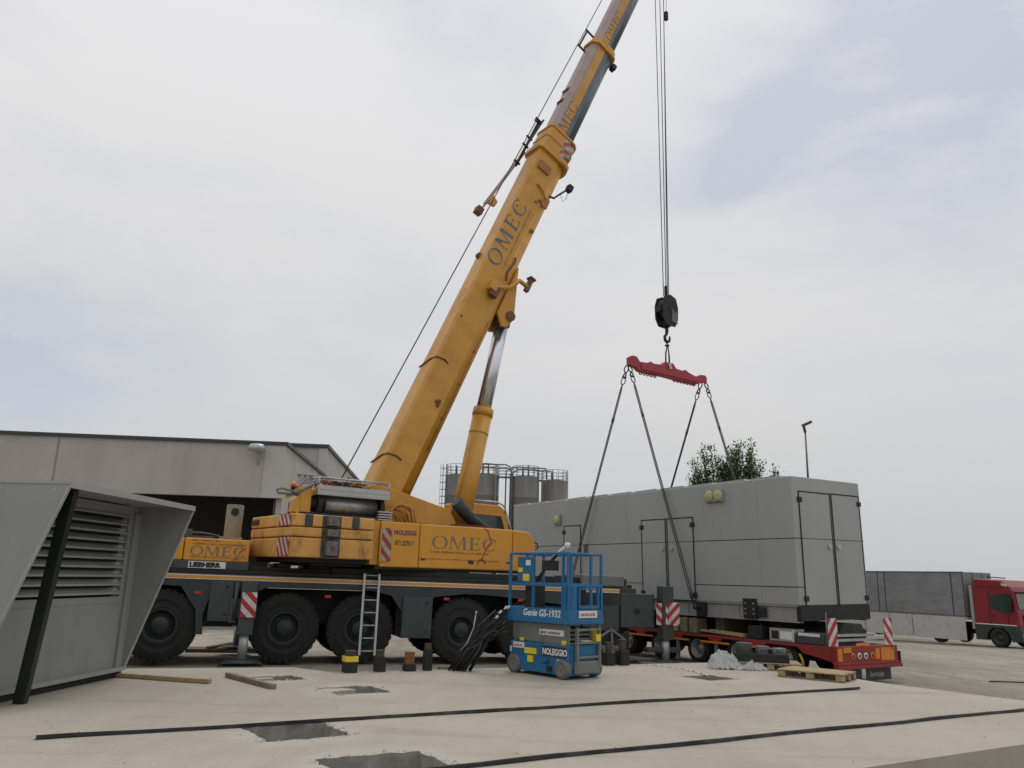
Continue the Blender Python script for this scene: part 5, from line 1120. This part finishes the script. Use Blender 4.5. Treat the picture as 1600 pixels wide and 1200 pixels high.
mb.bar((0, 0, ZM), (L_, 0, ZM), .04, .06); mb.bar((0, 0, ZM), (0, -Wl, ZM), .04, .06); mb.bar((0, 0, ZT), (L_, 0, ZT), .035, .04); mb.bar((0, 0, ZT), (0, -Wl, ZT), .035, .04)
for x, w in ((0, 0), (0, .06), (L_, 0), (L_*.58, 0), (0, Wl), (0, Wl-.28), (L_, Wl), (L_*.5, Wl), (L_, Wl*.5), (.12, 0)):
    mb.bar((x, -w, ZB), (x, -w, ZT), .045, .045)
mb.bar((0, -.16, ZB), (0, -.16, ZM), .12, .03); mb.bar((.03, 0, ZB+.24), (.03, 0, ZM), .14, .03, upv=(1, 0, 0))
mb.build('guard_rail', LBL, SLB, bevel=.004)
mb = MB(); mb.bar((-.02, -.30, ZM-.06), (-.02, -.72, ZM-.06), .03, .03); 
for w in (.26, .76): mb.bar((-.02, -w, ZB+.26), (-.02, -w, ZM-.04), .035, .05)
mb.bar((-.02, -.26, ZB+.28), (-.02, -.76, ZB+.28), .035, .05); mb.build('entry_gate', LBL, SLB, bevel=.004)
mb = MB(); bxx(mb, .95, 1.32, .03, .06, 1.62, 2.06, m=0); bxx(mb, 1.18, 1.30, .02, .03, 1.78, 1.86, m=1); bxx(mb, 1.0, 1.17, .02, .03, 1.62, 1.75, m=1); bxx(mb, .97, 1.1, .02, .03, 1.9, 2.0, m=2); mb.build('manual_box', [LBL, YST, WHT], SLB, bevel=.006)
mb = MB(); bxx(mb, .45, .72, .06, .24, 1.82, 2.0); mb.tube([(.95, -.1, 1.55), (.6, -.1, 1.92), (.35, -.08, 2.1)], .03, 8); bxx(mb, .95, 1.2, .12, .4, 1.05, 1.55); bxx(mb, .2, .42, .45, .7, 1.2, 1.55); mb.build('control_box', BLK, SLB, bevel=.02)
mb = MB(); mb.tube([(.45, -.09, 2.06), (.12, -.06, 2.24)], [.025, .03], 8); mb.lathe([(.01, .06), (.05, .05), (.055, 0), (.01, -.05)], (.08, -.06, 2.25), n=14); mb.build('beacon', WHT, SLB)
MN = RX(90)@Matrix.Identity(4)
# lettering on the near-left face (y=+.02 facing +y): reads from far-left to near corner
def face_left(x, z, yo=.021): return T(x, yo, z)@RZ(180)@FACE
text('lettering', 'Genie GS-1932', .165, WHT, tb_, face_left(1.10, ZB+.10), sx=.92, bold=.004, shear=.15)
mb = MB(); bxx(mb, .06, .62, -.003, .02, .36, .52, m=0); pl = mb.build('sign', [KLET], SLB); 
text('lettering', 'NOLEGGIO', .145, WHT, pl, face_left(.60, .385, .0045), sx=.80, bold=.005)
mb = MB(); bxx(mb, 1.08, 1.36, -.003, .02, .44, .54); bxx(mb, .15, .75, .065, .075, .70, .80); mb.box((-.045, -.72, ZB+.10), (-.04, -.24, ZB+.22)); bxx(mb, 1.41, 1.44, -.003, .02, .36, .46); bxx(mb, .18, .24, -.003, .02, .24, .32); st_ = mb.build('sticker', WHT, SLB, split=1)
mb = MB(); faint_line(mb, 0, .40, 0, .06, seed=41); mb.build('small_print', mat('red_print', (.45, .12, .1), .6), SLB, T(-.046, -.28, ZB+.13)@RZ(-90))
mb = MB(); faint_line(mb, 0, .22, 0, .05, seed=42); mb.build('small_print', mat('red_print', (.45, .12, .1), .6), SLB, T(1.34, .0045, .465)@RZ(180))
mb = MB(); faint_line(mb, 0, .5, 0, .05, seed=43); mb.build('small_print', GLET, SLB, T(.72, -.062, .725)@RZ(180))
mb = MB(); bxx(mb, .76, 1.06, -.003, .02, .36, .46); bxx(mb, .84, .98, -.003, .02, .22, .33); bxx(mb, 1.15, 1.26, .065, .075, .56, .62); bxx(mb, .08, .2, .065, .075, .56, .63); mb.build('warning_sticker', YST, SLB, split=1)
mb = MB(); bxx(mb, .38, .50, -.004, .02, .10, .19); mb.cyl((.55, .0, .24), (.55, .025, .24), .015, n=8); mb.cyl((.47, 0, .30), (.47, .03, .22), .015, n=8); mb.build('socket', BLK, SLB)

# ================================================================== SITE BITS ON THE SLAB
def long_strip(p, q, w, h, label, seed):
    p = Vector(p); q = Vector(q); n = 40; rr = random.Random(seed); d = (q-p).normalized(); nrm = Vector((-d.y, d.x)); mb = MB(); vs = []
    for i in range(n+1):
        c = p.lerp(q, i/n)-p; off = .018*sin(i*.55+seed)+.008*rr.uniform(-1, 1); zz = .004+.006*max(0, sin(i*.8+seed))
        for a, z in ((-w/2, zz), (-w/2, zz+h), (-w/2+.012, zz+h), (w/2, zz+.012), (w/2, zz)):
            vs.append((c.x+nrm.x*(a+off), c.y+nrm.y*(a+off), z))
    k = 5
    mb.add(vs, [(i*k+j, i*k+(j+1) % k, (i+1)*k+(j+1) % k, (i+1)*k+j) for i in range(n) for j in range(k)]+[tuple(range(k)), tuple(range(n*k+k-1, n*k-1, -1))])
    o = mb.build('metal_strip', mat('strip_black', (.035, .036, .04), .38, .35, var=.3, scale=3, dirt=(.16, .155, .15), damt=.5, dscale=3), None, T(p.x, p.y, 0)); tag(o, label, 'metal strip', 'long dark metal strips on the slab')
long_strip((-4.59, 8.45), (6.0, 14.25), .10, .035, 'long dark metal strip across the slab behind the nearest complete opening', 1)
long_strip((-.9, 7.5), (8.6, 12.9), .12, .035, 'long dark metal strip nearest the camera, running out past the right edge', 4)
mb = MB(); mb.bar((0, 0, .035), (1.60, -.42, .035), .10, .06); o = mb.build('plank', WOOD, None, T(-6.02, 13.12, 0), bevel=.006); tag(o, 'pale wooden plank poking out from the foot of the louvred enclosure', 'plank')
mb = MB(); mb.bar((0, 0, .04), (1.12, -1.15, .035), .09, .07); o = mb.build('plank', WOODD, None, T(-4.42, 13.48, 0)@RZ(-2), bevel=.006); tag(o, 'short weathered plank lying by the small opening at the back of the slab', 'plank')
# steel stub posts
def stub(x, y, w, h1, h2, w2, capc, label, band=None):
    w *= .88; w2 *= .92; h1 *= .94; h2 *= .94
    mb = MB(); mb.box((-w/2, -w/2, 0), (w/2, w/2, h1), m=0)
    if band: mb.box((-w/2-.005, -w/2-.005, h1), (w/2+.005, w/2+.005, h1+.09), m=1)
    mb.box((-w2/2, -w2/2, h1), (w2/2, w2/2, h2), m=2); mb.box((-w2/2-.01, -w2/2-.01, h2), (w2/2+.01, w2/2+.01, h2+.012), m=2)
    o = mb.build('formwork_post', [BLK, YST, capc], None, T(x, y, .001)@RZ(28), bevel=.006); tag(o, label, 'post', 'short dark posts along the back edge of the slab')
OCH = mat('rusty_ochre', (.07, .055, .028), .8, var=.4, scale=9); ORU = mat('rusty_orange', (.20, .085, .02), .8, var=.5, scale=12)
stub(-2.68, 14.58, .25, .19, .37, .17, OCH, 'short dark post with a bright yellow band, leftmost on the back edge of the slab', 1)
stub(-2.20, 14.83, .20, .26, .37, .13, OCH, 'short dark post without a band, right of the yellow banded one')
stub(-1.70, 15.05, .22, .12, .33, .15, ORU, 'short post with a rusty orange top, on the back edge of the slab')
stub(-1.39, 15.20, .16, .38, .48, .11, OCH, 'tallest and slimmest of the four dark posts left of the rod bundle')
stub(2.12, 16.98, .22, .26, .46, .11, OCH, 'short dark post just right of the scissor lift, nearer the lift')
stub(2.42, 17.12, .24, .30, .52, .12, OCH, 'short dark post right of the scissor lift, farther from the lift')
# bundle of black rods
RB = thing('rod_bundle', 'bundle of black bent rods and cables leaning on the slab edge before the crane wheel', 'rod bundle', (-.8, 15.25, 0))
mb = MB(); rr = random.Random(21)
for k in range(26):
    b0 = Vector((rr.uniform(-.22, .22), rr.uniform(-.10, .12), .01)); tx_ = rr.uniform(.62, .82); h = rr.uniform(.7, 1.0)
    c1 = b0+Vector((.22+rr.uniform(-.04, .06), .02, h*.45)); c2 = Vector((tx_-.25+rr.uniform(-.08, .08), .1, h*.8)); c3 = Vector((tx_, rr.uniform(0, .2), h+rr.uniform(-.05, .1)))
    mb.tube([b0, c1, c2, c3], rr.choice((.012, .018, .028)), 6)
for k in range(6):
    mb.tube([(.5, .1, .7), (.62, .1, .85+.03*k), (.72+.03*k, .12, 1.0+.03*k)], .02, 6)
mb.tube([(.4, .0, .55), (.46, .06, .62), (.6, .0, .72), (.72, -.05, .66)], .04, 6); mb.tube([(.55, 0, .62), (.8, 0, .7), (.95, 0, .66)], .035, 6)
mb.build('rod', BLK, RB)
mb = MB(); mb.tube([(.0, .0, .35), (.12, 0, .5), (.22, 0, .75), (.26, 0, 1.02)], .012, 6); mb.lathe([(.01, .03), (.025, .0), (.01, -.03)], (.26, 0, 1.03), n=10); mb.build('loose_rod', ALU, RB)
mb = MB()
for p in ((.62, .08, .93), (.68, .08, 1.02), (.78, .1, 1.1), (.83, .1, 1.11)): mb.cyl(p, (p[0]+.05, p[1], p[2]+.05), .022, n=8)
mb.build('connector', WHT, RB, split=1)
mb = MB(); mb.box((-.1, -.03, 0), (.12, .05, .05)); o = mb.build('plank', WOODD, None, T(-1.12, 15.42, .001)@RZ(10)); tag(o, 'small pale wood offcut left of the foot of the black rod bundle', 'plank')
# pallets
def pallet(label, M):
    p = thing('pallet', label, 'pallet', M=M, group='wooden pallets at the right end of the slab')
    mb = MB()
    for k in range(5): mb.box((0, k*.165, .122), (1.2, k*.165+.135, .144))
    mb.build('deck_board', WOOD, p, bevel=.003)
    mb = MB()
    for x in (0, .53, 1.06): mb.box((x, 0, .10), (x+.14, .795, .122))
    for y in (0, .33, .66): mb.box((0, y, 0), (1.2, y+.12, .022))
    mb.build('bearer', WOODD, p)
    mb = MB()
    for x in (0, .53, 1.06):
        for y in (0, .33, .66): mb.box((x, y, .022), (x+.14, y+.12, .10))
    mb.build('block', WOOD, p, bevel=.004, split=1)
    return p
MP = T(5.16, 15.80, .002)@RZ(-38.5)
p1_ = pallet('empty wooden pallet at the right end of the slab, nearest the camera', MP)
MP2 = T(4.78, 16.95, .002)@RZ(-12)
p2_ = copy_tree(p1_); p2_.matrix_world = MP2; p2_['label'] = 'wooden pallet carrying a black tray of wrapped rolls, beside the plastic film'
mb = MB(); mb.box((0, 0, 0), (.75, .28, .022)); mb.box((.0, .0, .022), (.7, .1, .05)); o = mb.build('board', WOODD, None, T(5.72, 16.15, .15)@RZ(-22)@T(0, 0, -.145), bevel=.003); tag(o, 'loose flat board behind the nearest pallet', 'board')
mb = MB(); mb.box((0, 0, 0), (1.05, .6, .03)); mb.box((0, 0, .03), (1.05, .03, .16)); mb.box((0, .57, .03), (1.05, .6, .16)); mb.box((0, .03, .03), (.03, .57, .16)); mb.box((1.02, .03, .03), (1.05, .57, .16))
o = mb.build('tray', BLK, None, MP2@T(-.08, .05, .148), bevel=.006); tag(o, 'black tray holding wrapped rolls on the farther pallet', 'tray')
WR = mat('wrap_silver', (.11, .115, .12), .15, .2, var=.6, scale=14, bump=1.0, bscale=20, dirt=(.5, .5, .5), damt=.8, dscale=16, dlo=.58, dhi=.64)
for k, (x, r, h, lab) in enumerate(((.12, .17, .32, 'meshed dark roll at the left end of the black tray'), (.48, .14, .27, 'clear wrapped roll in the middle of the black tray'), (.80, .15, .24, 'shiny wrapped roll at the right end of the black tray'))):
    mb = MB(); mb.lathe([(.01, h), (r*.9, h), (r, h-.03), (r*.96, h*.6), (r, .03), (r*.9, 0), (.01, 0)], n=20); o = mb.build('wrapped_roll', WR if k else mat('mesh_roll', (.05, .055, .05), .6, var=.4, scale=30), None, MP2@T(x, .33, .18)); tag(o, lab, 'roll')
# crumpled plastic film: folded thin sheets heaped up
def film(label, loc, rx, ry, h, seed, layers=3):
    mb = MB(); n = 34
    for q in range(layers):
        o_ = Vector((seed*3.1+q*7, seed*1.7, seed)); k = 1-.16*q; vs = []
        for j in range(n+1):
            for i in range(n+1):
                u = i/n*2-1; v = j/n*2-1; r = math.hypot(u, v)
                p = Vector((u, v, 0)); a = noise.noise(p*1.4+o_); ri = abs(noise.noise(p*2.6+o_)); rj = abs(noise.noise(p*6+o_)); rk = abs(noise.noise(p*12+o_))
                z = max(0, 1-r**2.6)*(.55+.55*a)*k+(.42*ri+.42*rj+.26*rk)*max(0, 1.1-r)**.6
                vs.append((u*rx*(k+.25*noise.noise(p*2+o_*2)), v*ry*(k+.25*noise.noise(p*2-o_)), max(.004, z*h)+.01*q))
        mb.add(vs, [(j*(n+1)+i, j*(n+1)+i+1, (j+1)*(n+1)+i+1, (j+1)*(n+1)+i) for j in range(n) for i in range(n) if math.hypot((i+.5)/n*2-1, (j+.5)/n*2-1) < .98+.2*noise.noise(Vector((i*.4, j*.4, seed)))])
    return tag(mb.build('plastic_film', FILM, None, T(*loc)), label, 'plastic film')
film('crumpled heap of whitish plastic film beside the tray of rolls', (4.48, 16.95, .0), .38, .28, .32, 4)
film('low flattened piece of plastic film in front of the farther pallet', (5.0, 16.78, .0), .30, .12, .16, 9, 2)
# mats below the jacks and other boards on the ground
Mjack = T(*C0)@MC
def wp(x, y): q = Mjack@Vector((x, y, 0)); return q
q = wp(5.88, -1.62); mb = MB(); mb.box((-.95, -.45, 0), (1.05, .75, .06)); mb.box((-.7, -.3, .06), (.5, .5, .10), m=1); o = mb.build('outrigger_mat', [mat('dark_mat', (.05, .055, .045), .7, var=.3), WOODD], None, T(q.x, q.y-.15, gz(q.x, q.y)+.002)@RZ(8), bevel=.006); tag(o, 'flat dark mat under the jack foot below the chevron sign', 'outrigger mat', 'mats under the crane jacks')
q = wp(-4.46, -1.62); mb = MB(); mb.box((-.45, -.3, 0), (.45, .3, .05)); o = mb.build('outrigger_mat', mat('dark_mat', (.06, .065, .055)), None, T(q.x, q.y-.05, gz(q.x, q.y)+.002)@RZ(18), bevel=.006); tag(o, 'flat dark mat under the left jack foot beside the red and white sign', 'outrigger mat', 'mats under the crane jacks')
q = wp(-4.46, 1.62)
mb = MB(); mb.box((-1.0, -.35, 0), (.8, .35, .10)); mb.bar((-.5, -.2, .12), (.3, .1, .25), .25, .05); o = mb.build('timber_mat', mat('brown_mat', (.12, .07, .035), .85, var=.4, scale=6), None, T(q.x-.5, q.y+.9, gz(q.x, q.y+.9)+.002)@RZ(12), bevel=.01); tag(o, 'brown timber mat on the yard behind the crane wheels', 'timber mat')
# rods far right and tape
mb = MB(); mb.tube([(0, 0, .03), (.8, -.25, .05), (1.9, -.5, .03)], .018, 6); mb.tube([(1.0, -.55, .03), (1.8, -.6, .06), (2.6, -.9, .03)], .03, 6); mb.tube([(1.1, -.35, .05), (1.9, -.65, .03), (2.5, -.75, .06)], .03, 6); o = mb.build('steel_rod', BLK, None, T(12.1, 20.9, gz(12, 20.9))); tag(o, 'dark rods lying on the yard at the right edge', 'steel rod')
mb = MB(); pts = [(2.75, 17.25), (3.1, 17.2), (3.35, 16.9), (3.55, 16.6), (3.68, 16.2), (3.75, 15.9), (3.8, 15.5)]
rr = random.Random(8); w = .02
for i in range(len(pts)-1):
    for k in range(5):
        a = Vector(pts[i]).lerp(Vector(pts[i+1]), k/5); b_ = Vector(pts[i]).lerp(Vector(pts[i+1]), (k+1)/5); mb.bar((a.x-pts[0][0], a.y-pts[0][1], .008+.01*(k % 2)), (b_.x-pts[0][0], b_.y-pts[0][1], .008+.01*((k+1) % 2)), .03, .004, m=k % 2)
o = mb.build('barrier_tape', [mat('tape_red', (.5, .12, .08), .5), WHT], None, T(pts[0][0], pts[0][1], 0)); tag(o, 'thin red and white tape trailing over the slab to the far opening', 'tape')
